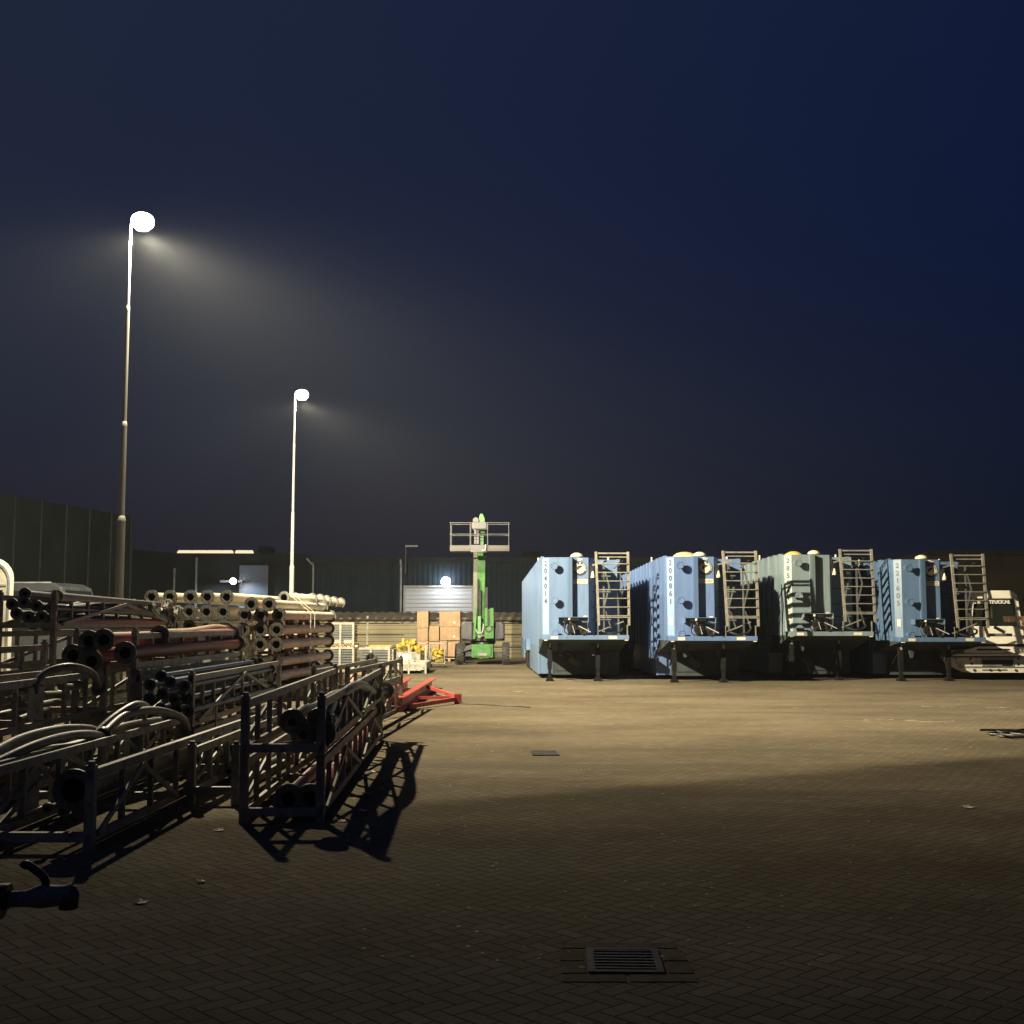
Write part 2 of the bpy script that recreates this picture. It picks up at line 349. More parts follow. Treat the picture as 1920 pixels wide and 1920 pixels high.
def street_lamp(loc, zs, label, power, N):
    t = thing('street_lamp', label, 'street lamp', loc, 0, 'tall lamp posts by the yard edge')
    H = zs[3]
    secs = [(0, zs[0], .082, .074), (zs[0], zs[1], .056, .050), (zs[1], zs[2], .040, .036), (zs[2], H - .08, .029, .026)]
    for i, (a, b, r0, r1) in enumerate(secs):
        W().tube([(0, 0, a), (0, 0, b)], r0, 16, radii=[r0, r1]).build('pole_section', POLEM, t)
        if i: W().lathe((0, 0, a - .03), [(secs[i - 1][3] + .0015, -.03), (secs[i - 1][3] + .0015, .02), (r0 + .004, .07), (r0, .08)], 16).build('collar', POLEM, t)
    W().tube(smooth_path([(0, 0, H - .14), (.01, 0, H - .05), (.05, 0, H), (.12, 0, H + .01)], 4), .028, 10).build('bracket', POLEM, t)
    W().lathe((.23, 0, H + .0), [(0, .17), (.10, .155), (.13, .12), (.0, .1)], 24).build('lamp_housing', POLEM, t)
    W().lathe((.23, 0, H - .0), [(0, .15), (.12, .14), (.19, .09), (.22, .01), (.20, -.08), (.12, -.16), (0, -.19)], 28).build('lens', LAMPLENS, t)
    optic_light('lamp_beam', (.25, 0, H - .30), power, (1, .86, .60), t, N)
    return t
D_1 = 22.0; D_2 = 38.3
def lamp_at(u, vs, d, label, power, N):
    p = wp(u, vs[3], d); return street_lamp((p.x, d, 0), [wp(u, v, d).z for v in vs], label, power, N)
LP = wp(245, 415, D_1) + Vector((.25, 0, -.3))
P1 = Vector((6.4, 14.7, 0)); P2 = Vector((-1.0, 10.8, 0))
AIM = (P1 - LP).cross(P2 - LP).normalized()
if AIM.z > 0: AIM = -AIM
lamp_at(245, (972, 795, 578, 415), D_1, 'nearer and taller looking lit lamp post at the left', LAMP_W, AIM)
lamp_at(553, (1062, 962, 835, 740), D_2, 'farther lit lamp post standing behind the pipe stack', LAMP_W * .37, AIM)

# ------------------------------------------------------------------ buildings at the back
WALLD = ribmat('dark_ribbed_cladding', (.016, .024, .033), 3.2, 'X', .03, rough=.8)
WALLD.node_tree.nodes['Principled BSDF'].inputs['Specular IOR Level'].default_value = .05
WALLF = pm('plain_dark_cladding', (.016, .019, .021), .8, 0, .3, .6, .1, 30, spec=.05)
WALLBR = pm('brown_dark_cladding', (.020, .017, .012), .8, 0, .3, .6, .1, 30, spec=.05)
ROOFM = pm('roofing_felt', (.012, .012, .013), .9, spec=.05)
TRIM = pm('grey_trim', (.22, .23, .24), .5)
DOORM = ribmat('roller_door_slats', (.30, .32, .35), 4.0, 'Z', .02, .06)
WLGLOW = emis('wall_lamp_glow', (.92, .95, 1), 60)

D1 = 72.0
def xx(u, d): return (u - 960) / F * d
def zz(v, d): return wp(960, v, d).z
t = thing('warehouse', 'long dark ribbed warehouse with a pale roller door behind the boom lift', 'warehouse', (xx(590, D1), D1, 0))
W = lambda: MB()
top = zz(1049, D1); xl, xr = xx(591, D1), xx(1760, D1)
dx0, dx1, dz1 = xx(760, D1), xx(884, D1), zz(1101, D1)
m = W(); m.box(xl, dx0 - .1, D1, D1 + 30, 0, top); m.box(dx0 - .1, dx1 + .1, D1, D1 + 30, dz1 + .1, top); m.box(dx1 + .1, xr, D1, D1 + 30, 0, top); m.box(dx0 - .1, dx1 + .1, D1 + .4, D1 + 30, 0, dz1 + .1)
m.build('wall', WALLD, t, True)
W().box(xl - .1, xr + .1, D1 - .12, D1 - .003, top - .22, top + .12).build('roof_edge', WALLF, t, True)
W().box(dx0, dx1, D1 + .15, D1 + .25, 0, dz1).build('roller_door', DOORM, t, True)
m = W(); m.box(dx0 - .1, dx0, D1 - .03, D1 + .3, 0, dz1); m.box(dx1, dx1 + .1, D1 - .03, D1 + .3, 0, dz1); m.box(dx0 - .1, dx1 + .1, D1 - .03, D1 + .3, dz1, dz1 + .1)
m.build('door_frame', TRIM, t, True)
W().box(dx1 + .15, dx1 + 1.0, D1 - .05, D1 - .004, 0, dz1).build('side_panel', pm('grey_steel_panel', (.12, .125, .13)), t, True)
def pipe_down(u, v0, par, kick):
    x = xx(u, D1); z = zz(v0, D1)
    W().tube(smooth_path([(x + kick, D1 - .5, z + .4), (x + kick * .2, D1 - .3, z + .05), (x, D1 - .12, z - .3), (x, D1 - .12, 0)], 4), .06, 8).build('downpipe', TRIM, par, True)
pipe_down(752, 1062, t, 0); pipe_down(588, 1060, t, -.35)
for uu, ww, hh in ((1000, 38, 15), (862, 10, 6)):
    W().box(xx(uu - ww / 2, 80), xx(uu + ww / 2, 80), 80, 82, top, zz(1049 - hh, 80)).build('roof_unit', ROOFM, t, True)
def wall_lamp(u, v, d, label, power, rr):
    p = wp(u, v, d); q = thing('wall_lamp', label, 'wall lamp', (p.x, d, p.z), 0, 'white floodlights on the rear buildings')
    W().box(-.16, .16, -.05, .25, -.13, .13).build('lamp_body', BLACKP, q)
    W().lathe((0, -.12, 0), [(0, rr), (rr * .7, rr * .7), (rr, 0), (rr * .7, -rr * .7), (0, -rr)], 14).build('lens', WLGLOW, q)
    lamp_light('floodlight', 'SPOT', (0, -.45, -.05), power, (.85, .92, 1), q, aim=(0, .25, -1), size=R(165), blend=.4, r=.1)
wall_lamp(836, 1091, D1 - .3, 'white floodlight glaring above the pale roller door', 170, .30)

# lamp column on the warehouse roof line
x = xx(751, 68)
t = thing('roof_antenna', 'unlit twin-arm lamp on a thin post at the warehouse roof', 'lamp', (x, 71.2, 0))
W().tube([(0, 0, 4.6), (0, 0, 6.25)], .05, 8).build('post', BLACKP, t)
W().box(-.02, .75, -.12, .12, 6.2, 6.3).build('lamp_head', BLACKP, t)

# middle building with lit rooflights
D2 = 80.0
t = thing('workshop', 'dark workshop with a glowing rooflight strip at left centre', 'workshop', (xx(420, D2), D2, 0))
xa, xb, tp = xx(248, D2), xx(588, D2), zz(1037, D2)
m = W(); m.prism([(xa, 0), (xb + 1.5, 0), (xb + 1.5, zz(1047, D2)), (xx(570, D2), zz(1038, D2)), (xx(330, D2), zz(1037, D2)), (xa, zz(1030, D2))], 'y', D2, D2 + 22)
m.build('wall', WALLF, t, True)
SKY = emis('rooflight_glow', (1, .80, .52), 1.1)
for a, b in ((334, 358), (360, 386), (388, 414), (416, 434), (442, 463), (465, 472)):
    xa_, xb_ = xx(a, 84), xx(b, 84); z0 = zz(1037.5, 84); z1 = zz(1031.5, 84)
    W().prism([(83.6, z0), (84.6, z0), (84.4, z1 - .05), (84.1, z1), (83.75, z1 - .1)], 'x', xa_, xb_).build('rooflight', SKY, t, True)
W().box(xx(484, 84), xx(504, 84), 84, 86, tp - .2, zz(1024, 84)).build('roof_unit', ROOFM, t, True)
W().box(xx(448, 79.5), xx(502, 79.5), 79.7, 79.9, 0, zz(1060, 79.7)).build('glazed_wall', pm('bluish_glazed_wall', (.07, .09, .12), .3, 0, .15, .5), t, True)
W().box(xx(413, 79), xx(454, 79), 79.0, 79.9, zz(1092, 79), zz(1088, 79)).build('canopy', TRIM, t, True)
for uu, v0 in ((327, 1065), (368, 1045), (455, 1068)):
    W().box(xx(uu, 79.8) - .05, xx(uu, 79.8) + .05, 79.8, 79.99, 0, zz(v0, 79.8)).build('downpipe', TRIM, t, True)
wall_lamp(438, 1090, 78.6, 'small white floodlight beside the canopy of the workshop', 900, .22)

# tall building at left, its wall running away from the camera
t = thing('hall_building', 'tall plain dark hall running back along the left edge', 'building', (-22, 50, 0))
pA, pB = Vector((-24.7, 34)), Vector((xx(247, 60), 60)); H = zz(968, 60)
m = W(); m.add([(pA.x, pA.y, 0), (pB.x, pB.y, 0), (pB.x - 20, pB.y + 1.5, 0), (pA.x - 20, pA.y - 3, 0), (pA.x, pA.y, H), (pB.x, pB.y, H), (pB.x - 20, pB.y + 1.5, H), (pA.x - 20, pA.y - 3, H)],
               [(3, 2, 1, 0), (4, 5, 6, 7), (0, 1, 5, 4), (1, 2, 6, 5), (2, 3, 7, 6), (3, 0, 4, 7)])
m.build('wall', pm('hall_cladding', (.014, .017, .018), .8, 0, .25, .5, spec=.05), t, True)
d = (pB - pA).normalized(); m = W()
for i in range(14):
    q = pA + d * (1 + i * 1.95); m.bar((q.x + .03, q.y, 0), (q.x + .03, q.y, H), .06)
m.build('wall_seam', pm('hall_seam_metal', (.028, .033, .036), .7, spec=.1), t, True).__setitem__('kind', 'stuff')

# brown building at far right
t = thing('storage_hall', 'low dark brown hall behind the white truck', 'building', (xx(1900, 58), 58, 0))
W().box(xx(1742, 58), xx(2300, 58), 58, 80, 0, zz(1035, 58)).build('wall', WALLBR, t, True)
W().box(xx(1742, 58) - .1, xx(2300, 58), 57.85, 57.997, zz(1035, 58) - .15, zz(1035, 58) + .08).build('roof_edge', ROOFM, t, True)

# boundary fence with its own little corrugated roof
DF = 54.0
FB = ribmat('fence_boards', (.20, .175, .105), 5.4, 'Z', .02, .22, .7)
t = thing('boundary_fence', 'long beige plank fence with a narrow corrugated roof along the back', 'fence', (0, DF, 0))
x0, x1 = -17.0, 9.0; n = 10; wdt = (x1 - x0) / n; hs = [(0, .50), (.54, 1.06), (1.10, 1.58), (1.61, 1.86)]
for i in range(n):
    a = x0 + i * wdt; m = W()
    for z0, z1 in hs: m.box(a + .03, a + wdt - .03, DF + random.uniform(-.015, .015), DF + .12, z0 + .01, z1)
    m.build('fence_panel', FB, t, True)
    W().box(a - .06, a + .028, DF - .04, DF + .17, 0, 1.95).build('fence_post', DKGALV, t, True)
m = W(); nn = 260
for i in range(nn):
    xa = x0 - .2 + (x1 - x0 + .4) * i / nn; xb = x0 - .2 + (x1 - x0 + .4) * (i + 1) / nn; h = [0, .035, .05, .035][i % 4]; h2 = [0, .035, .05, .035][(i + 1) % 4]
    m.add([(xa, DF - .25, 1.74 + h), (xb, DF - .25, 1.74 + h2), (xb, DF + .9, 2.08 + h2), (xa, DF + .9, 2.08 + h)], [(0, 1, 2, 3)])
o = m.build('corrugated_roof', pm('dark_corrugated_roof', (.075, .066, .05), .6, 0, .3, 3), t, True)
sd = o.modifiers.new('thick', 'SOLIDIFY'); sd.thickness = .02

# ------------------------------------------------------------------ tank trailers
def tank_trailer(cx, y, rz, dz, paint, pale, num, label, lids, numshade=None, drz=0):
    t = thing('tank_trailer', label, 'tank trailer', (cx, y, 0), rz, 'blue tank trailers parked side by side')
    Z = lambda z: z + dz
    X0 = -1.22; XW = 2.44; LEN = 15.0; zt, zd, zb = Z(3.52), Z(1.31), .14
    def pl(poly): return [(X0 + a, b) for a, b in poly]
    # nose above the deck: faceted plan
    nose = [(0, .62), (.03, .46), (.20, .30), (.70, .30), (.70, .20), (.745, .20), (.86, .22), (.88, .42), (1.34, .42), (1.55, .85), (1.60, 1.6)]
    m = W(); m.prism(pl(nose + [(0, 1.6)]), 'z', zd, zt); m.build('tank_nose', paint, t)
    # pale stripe carrying the number
    a, b = Vector((X0 + .03, .46)), Vector((X0 + .20, .30)); nrm = Vector((-(b - a).y, (b - a).x)).normalized()
    nrm = -nrm if nrm.y > 0 else nrm
    st = W(); p0 = a + nrm * .006; p1 = b + nrm * .006
    st.add([(p0.x, p0.y, zd + .02), (p1.x, p1.y, zd + .02), (p1.x, p1.y, zt - .04), (p0.x, p0.y, zt - .04)], [(0, 1, 2, 3)])
    st.build('pale_stripe', pale, t)
    ang = math.atan2((b - a).y, (b - a).x); mid = (a + b) / 2 + nrm * .012
    for i, ch in enumerate(num):
        text('number_marking', ch, .20, INK, t, (mid.x, mid.y, zt - .18 - i * .215), (R(90), 0, ang), ext=.001, bold=.004)
    # main tank, sloping slightly to the rear
    zr = zt - .28
    m = W(); m.prism([(1.6, .97), (1.6, zt), (LEN, zr), (LEN, .97)], 'x', X0 + .08, X0 + XW - .08); m.build('tank', paint, t)
    # side ribs, standing proud of both walls
    m = W(); k = 0; yy = .75
    while yy < LEN - .3:
        top = zt - .28 * max(0, yy - 1.6) / (LEN - 1.6)
        lo = .95 if yy > 1.5 else zd
        m.box(X0 - .005, X0 + .085, yy, yy + .30, lo, top + .045)
        if yy > 1.9: m.box(X0 + XW - .085, X0 + XW + .005, yy, yy + .30, lo, top + .045)
        yy += .64
    m.build('side_rib', paint, t)['kind'] = 'stuff'
    # lower body with skirts
    m = W(); m.box(X0 + .02, X0 + XW - .02, 2.32, 7.3, zb, .95); m.box(X0 + .55, X0 + XW - .55, 7.3, LEN - .4, .5, .95); m.build('lower_body', paint, t)
    W().box(X0 - .015, X0 + .05, 2.30, 7.35, zb - .01, .94).build('skirt_panel', paint, t); W().box(X0 - .012, X0 + .04, 12.7, LEN, .3, .95).build('skirt_panel', paint, t)
    # deck and sloping gooseneck underneath
    m = W(); m.box(X0, X0 + XW, 0, 1.6, zd - .125, zd); m.build('front_deck', paint, t, bevel=.008)
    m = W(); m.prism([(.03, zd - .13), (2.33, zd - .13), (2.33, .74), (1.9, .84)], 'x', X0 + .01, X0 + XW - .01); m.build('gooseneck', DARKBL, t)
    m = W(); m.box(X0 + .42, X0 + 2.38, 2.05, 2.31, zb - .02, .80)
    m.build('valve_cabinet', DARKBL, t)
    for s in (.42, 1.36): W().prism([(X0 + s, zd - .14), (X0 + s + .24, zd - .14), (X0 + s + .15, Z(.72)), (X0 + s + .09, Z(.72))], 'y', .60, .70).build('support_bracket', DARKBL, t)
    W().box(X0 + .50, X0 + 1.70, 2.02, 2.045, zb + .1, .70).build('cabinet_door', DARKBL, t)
    m = W()
    for (vx, vz, vr) in ((.95, .55, .09), (1.12, .47, .12)):
        m.ring((X0 + vx, 1.96, vz), (0, -1, 0), vr, vr * .3, .05, 16, 8, .012); m.tube([(X0 + vx, 1.95, vz), (X0 + vx, 2.06, vz)], vr * .8, 12)
    m.tube(smooth_path([(X0 + .85, 2.0, .78), (X0 + .95, 1.93, .72), (X0 + 1.0, 1.9, .62), (X0 + 1.12, 1.94, .5)], 4), .03, 8)
    m.build('drain_valve', CHAR, t)
    # landing legs
    for s in (.24, 1.62):
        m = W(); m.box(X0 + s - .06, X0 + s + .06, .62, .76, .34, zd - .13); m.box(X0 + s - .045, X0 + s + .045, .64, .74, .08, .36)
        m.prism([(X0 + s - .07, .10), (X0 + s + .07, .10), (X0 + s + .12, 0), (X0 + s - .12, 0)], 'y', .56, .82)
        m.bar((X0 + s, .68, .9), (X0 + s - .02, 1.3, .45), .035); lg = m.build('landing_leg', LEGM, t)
        W().box(X0 + s - .03, X0 + s + .03, .605, .618, Z(.95), Z(1.08)).build('reflector', pm('grey_plate', (.30, .32, .32), .4), t)
    # wheels under arches
    for k in range(3):
        wy = 8.2 + k * 1.35
        for sx_ in (0, 1):
            xw = X0 + .17 if sx_ == 0 else X0 + XW - .17; dirx = -1 if sx_ == 0 else 1
            wh = thing('wheel', None, None, (0, 0, 0)); wh.parent = t
            for key in ('label', 'category'):
                if key in wh: del wh[key]
            W().lathe((0, 0, 0), [(.30, -.14), (.47, -.14), (.50, -.10), (.50, .10), (.47, .14), (.30, .14)], 24).build('tyre', RUBBER, wh)
            W().lathe((0, 0, 0), [(0, .06), (.10, .07), (.12, .0), (.24, .02), (.30, .10), (.30, -.1), (0, -.1)], 20).build('rim', FLANGE, wh)
            wh.location = (xw, wy, .5); wh.rotation_euler = (0, R(90) * dirx, 0)
    for s in (-.02, XW - .02): 
        for k in range(3):
            m = W(); c = 8.2 + k * 1.35; pts = [(X0 + s + .05, c + .62 * math.cos(a), .5 + .62 * math.sin(a)) for a in [R(20 + 14 * j) for j in range(11)]]
            for p, q in zip(pts, pts[1:]): m.bar(p, q, .32, .012, up=(0, 0, 1))
            m.build('mudguard', paint, t)
    W().box(X0 + .3, X0 + XW - .3, 7.4, LEN - .2, .72, .94).build('chassis', BLACKP, t)
    # bolted outlets on the front panel
    for i, (fx, fz) in enumerate(((.325, 3.27), (.335, 2.31), (.345, 1.38))):
        m = W(); q = (X0 + fx, .07, Z(fz)); m.tube([(X0 + fx, .30, Z(fz)), (X0 + fx, .10, Z(fz))], .065, 14); m.ring(q, (0, -1, 0), .115, .03, .035, 20, 8, .014)
        m.tube([(q[0], .08, q[2]), (q[0], .10, q[2])], .1, 16); m.build('blanked_outlet', paint, t)
    # valve gear on the deck with shelf, pipework and cable reel
    z = zd
    m = W(); m.box(X0 + .44, X0 + 1.30, .02, .20, z + .50, z + .515); m.box(X0 + .44, X0 + .455, .02, .3, z + .36, z + .515); m.box(X0 + .455, X0 + 1.3, .19, .2, z + .36, z + .50); m.box(X0 + 1.285, X0 + 1.3, .02, .20, z + .36, z + .5); sh = m.build('valve_shelf', paint, t)
    m = W(); m.tube([(X0 + .60, .12, z + .44), (X0 + 1.02, .12, z + .44)], .062, 12); m.tube([(X0 + .80, .12, z + .44), (X0 + .80, .12, z + .0)], .05, 12)
    m.ring((X0 + .82, .0, z + .20), (0, -1, 0), .14, .04, .05, 18, 8, .014); m.tube([(X0 + .82, .02, z + .2), (X0 + .82, .16, z + .2)], .11, 16)
    m.tube([(X0 + .82, .1, z + .2), (X0 + 1.14, .1, z + .2)], .07, 12); m.ring((X0 + 1.16, -.02, z + .11), (0, -1, 0), .115, .05, .06, 18, 6, .012)
    m.tube([(X0 + 1.16, .0, z + .11), (X0 + 1.16, .2, z + .11)], .07, 12); m.build('valve_set', VALVEM, t)
    m = W(); m.bar((X0 + 1.02, -.01, z + .26), (X0 + 1.34, -.14, z + .09), .022); m.bar((X0 + .84, -.04, z + .27), (X0 + .90, -.06, z + .05), .02); m.build('valve_lever', TRIM, t)
    m = W(); m.lathe((X0 + .76, .05, z + .455), [(0, .035), (.03, .03), (.04, 0), (.03, -.03), (0, -.035)], 10); m.build('gauge', STICKER, t)
    m = W(); m.tube(smooth_path([(X0 + .72, .16, z + .42), (X0 + .62, .06, z + .3), (X0 + .63, .05, z + .1), (X0 + .72, .1, z + .02)], 5), .014, 8); m.tube(smooth_path([(X0 + 1.1, .12, z + .40), (X0 + 1.26, .0, z + .36), (X0 + 1.25, -.02, z + .15), (X0 + 1.18, .0, z + .03)], 5), .014, 8); m.build('hose', BLACKP, t)
    # stickers and writing
    m = W(); m.box(X0 + .23, X0 + .43, -.003, .0, zd - .105, zd - .03); m.build('deck_sticker', STICKER, t)
    m = W(); m.box(X0 + 1.86, X0 + 2.10, -.003, .0, zd - .10, zd - .025); m.build('deck_plate', STICKER, t)
    for i in range(5): pass
    m = W(); q = mid + nrm * .002
    m.add([(q.x - .05 * math.cos(ang), q.y - .05 * math.sin(ang), Z(1.82)), (q.x + .05 * math.cos(ang), q.y + .05 * math.sin(ang), Z(1.82)), (q.x + .05 * math.cos(ang), q.y + .05 * math.sin(ang), Z(1.62)), (q.x - .05 * math.cos(ang), q.y - .05 * math.sin(ang), Z(1.62))], [(0, 1, 2, 3)]); m.build('warning_sticker', STICKER, t)
    m = W(); m.box(X0 + 1.19, X0 + 1.30, .411, .416, Z(1.72), Z(1.86)); m.build('warning_sticker', STICKER, t)
    # round emblem on the front panel
    if numshade is None:
        c = (X0 + 1.10, .412, Z(3.20))
        e = W(); e.ring(c, (0, -1, 0), .20, .125, .006, 32).build('emblem_ring', INK, t)
        W().ring((c[0], .408, c[2]), (0, -1, 0), .132, 0.001, .006, 32).build('emblem_disc', STICKER, t)
        m = W(); pts = [(c[0] + .10 * math.cos(a), c[2] + .10 * math.sin(a)) for a in [R(205 - 20 * j) for j in range(9)]]; m.prism(pts, 'y', .398, .4015); m.build('emblem_figure', INK, t)
        m = W()
        for k in range(18):
            a = R(-20 + 13 * k)
            if 60 < -20 + 13 * k < 75 or 105 < -20 + 13 * k < 122: continue
            m.bar((c[0] + .142 * math.cos(a), .404, c[2] + .142 * math.sin(a)), (c[0] + .185 * math.cos(a), .404, c[2] + .185 * math.sin(a)), .012, .02, up=(0, 1, 0))
        m.build('emblem_lettering', WHITEINK, t)
        text('emblem_word', 'The', .10, WHITEINK, t, (c[0], .404, c[2] + .265), ext=.001, bold=.003)
        m = W(); m.box(c[0] - .20, c[0] + .22, .408, .413, Z(2.78), Z(2.90)); m.build('contact_plate', STICKER, t)
        m = W()
        for row, z_ in ((0, 2.865), (1, 2.82)):
            x_ = c[0] - .16
            while x_ < c[0] + .17: 
                w_ = random.uniform(.02, .045); m.box(x_, x_ + w_, .404, .409, Z(z_) - .010, Z(z_) + .010); x_ += w_ + random.choice((.008, .008, .02))
        m.build('contact_lettering', INK, t)
    # bulkhead lamp in black recess, small knob
    m = W(); m.box(X0 + 1.37, X0 + 1.48, .40, .50, Z(2.90), Z(3.26)); m.build('lamp_recess', BLACKP, t)
    m = W(); m.lathe((X0 + 1.46, .36, Z(2.93)), [(0, 0), (.06, .01), (.055, .06), (.03, .15), (.015, .2), (0, .2)], 12); m.build('marker_lamp', DOME, t)
    # access ladder and the braced stair behind it
    lx0, lx1 = X0 + 1.51, X0 + 2.42; m = W()
    for a, b in ((lx0, lx0 + .05), (lx1, lx1 - .01)): m.bar((a, -.02, Z(3.66)), (b, -.22, Z(1.58)), .066, .06, up=(0, 1, 0))
    m.build('ladder_rail', ALU, t)
    for i in range(7):
        f = i / 6; z_ = Z(3.34 - f * 1.46); y_ = -.06 - .13 * f; dx_ = .05 * f
        W().box(lx0 + .03 + dx_, lx1 - .03, y_ - .07, y_ + .09, z_ - .035, z_ - .01).add([], []).build('ladder_tread', ALU, t)
    m = W(); m.box(lx0, lx1, -.03, .03, Z(3.60), Z(3.64)); m.box(lx0 + .03, lx1, .0, .05, Z(3.50), Z(3.53)); m.box(lx0 + .06, lx1 - .02, -.24, -.18, Z(1.80), Z(1.83)); m.build('ladder_crossbar', ALU, t)
    m = W()
    yb = .75
    for s in (0, 1):
        xa_ = lx0 + .30 + s * .42
        m.bar((xa_, yb, zd), (xa_, yb, Z(3.35)), .045); 
        m.bar((xa_, yb, Z(3.3)), (xa_ + .16, yb, Z(2.7)), .04); m.bar((xa_, yb, Z(2.1)), (xa_ + .16, yb, Z(2.7)), .04); m.bar((xa_ + .05, yb, Z(2.0)), (xa_ + .2, yb, Z(1.5)), .035)
    m.bar((lx0 - .05, .45, Z(3.30)), (lx0 + .34, .30, Z(3.42)), .045); m.bar((lx1 - .36, .30, Z(3.2)), (lx1 - .1, .3, Z(3.42)), .045)
    for z_ in (3.0, 2.55, 2.1, 1.75): m.bar((lx0 - .02, .72, Z(z_)), (lx0 + .5, .72, Z(z_)), .035)
    m.build('stair_brace', BRACEM, t)
    m = W(); m.bar((lx0 + .10, .3, Z(1.42)), (lx1 - .1, .28, Z(1.70)), .03); m.bar((lx0 + .05, .02, zd), (lx0 + .05, .02, Z(1.60)), .02); m.bar((lx1 - .03, .02, zd), (lx1 - .03, .02, Z(1.60)), .03); m.build('deck_handrail', ALU, t)
    m = W(); m.tube(smooth_path([(lx0 + .15, .15, Z(1.44)), (lx0 + .4, .05, Z(1.36)), (lx0 + .7, .12, Z(1.42)), (lx1 - .15, .2, Z(1.52))], 5), .03, 8); m.build('deck_hose', BLACKP, t)
    for s in (X0 + .04, X0 + XW - .12):
        W().box(s, s + .09, .0, .06, zd - .15, zd - .127).build('deck_lamp', STICKER, t)
    # things on the roof
    m = W(); rx = X0 + 1.06; m.lathe((rx, 1.0, zt), [(.0, .17), (.07, .165), (.16, .12), (.19, .07), (.17, .05), (.10, .05), (.10, 0), (0, 0)], 20); m.build('vent_cap', DOME, t)
    for (kind, lx, ly, lr, lh, lm) in lids:
        m = W(); zz_ = zt - .28 * max(0, ly - 1.6) / 13.4
        if kind == 'open':      # lid standing open, seen from below the rim
            mm = W(); mm.lathe((0, 0, 0), [(0, .10), (lr * .5, .09), (lr * .85, .05), (lr, 0), (lr * .9, .02), (lr * .5, .06), (0, .07)], 24)
            o = mm.build('manhole_lid', lm, t, bevel=0); o.location = (lx, ly, zz_ + lh * .5); o.rotation_euler = (R(24), R(-5), 0)
        else:
            m.lathe((lx, ly, zz_), [(0, lh), (lr * .4, lh * .93), (lr * .8, lh * .6), (lr, lh * .15), (lr, 0)], 24); m.build('manhole_lid', lm, t)
    m = W(); m.box(X0 + .15, X0 + XW - .15, 1.7, LEN, zt - .30, zt - .24)
    m = W(); m.tube([(X0 + .08, 3.6, zt - .02), (X0 + .08, 3.6, zt + .16)], .025, 8); m.tube([(X0 + XW - .3, 2.4, zt - .1), (X0 + XW - .3, 2.4, zt + .12)], .03, 8); m.build('roof_post', DOME, t)
    return t
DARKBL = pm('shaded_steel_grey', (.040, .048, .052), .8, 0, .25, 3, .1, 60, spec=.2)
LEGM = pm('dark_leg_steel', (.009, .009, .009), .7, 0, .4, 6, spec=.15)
BRACEM = pm('dull_brace_steel', (.08, .085, .085), .5, .1, .3, 5)
VALVEM = pm('dark_valve_metal', (.035, .034, .032), .35, .5, .4, 8, .2, 60)
def trailer_paint(tag_, c, c2):
    return (pm('tank_paint_' + tag_, c, .36, 0, .14, 2.2, .06, 25, dirt=tuple(x * .70 + .012 for x in c), stretch=(1, 1, .12)),
            pm('stripe_tone_' + tag_, c2, .35, 0, .06, 2, .03, 25))  # number strip, paler than the tank body
p1_, s1_ = trailer_paint('sky_blue', (.115, .180, .300), (.21, .30, .42))
p2_, s2_ = trailer_paint('mid_blue', (.098, .160, .310), (.19, .28, .43))
p3_, s3_ = trailer_paint('grey_blue', (.155, .205, .225), (.27, .325, .32))
p4_, s4_ = trailer_paint('steel_blue', (.085, .145, .245), (.12, .185, .27))
CRM = pm('cream_lid_paint', (.62, .53, .30), .4, 0, .1, 3); YLW = pm('amber_lid_paint', (.75, .50, .12), .4, 0, .1, 3)
RZ = R(1.8)
def tcx(u, d): return (u - 960) / F * d
tank_trailer(tcx(1098, 33.2), 33.2, RZ, 0, p1_, s1_, '204014', 'leftmost blue tank trailer, numbered 204014, nearest the green boom lift', [])
tank_trailer(tcx(1336, 32.4), 32.4, RZ, -.02, p2_, s2_, '200861', 'second tank trailer from the left, numbered 200861, with its cream roof lid standing open', [('open', -.30, 2.6, .36, .26, CRM)])
tank_trailer(tcx(1556, 33.6), 33.6, RZ, .10, p3_, s3_, '285861', 'third tank trailer from the left, grey-blue with an amber roof dome', [('dome', -.38, 2.4, .34, .24, YLW)], numshade=1)
tank_trailer(tcx(1764, 33.2), 33.2, RZ, -.06, p4_, s4_, '221605', 'rightmost blue tank trailer, numbered 221605, beside the white truck', [('dome', -.55, 2.6, .36, .13, p4_)])

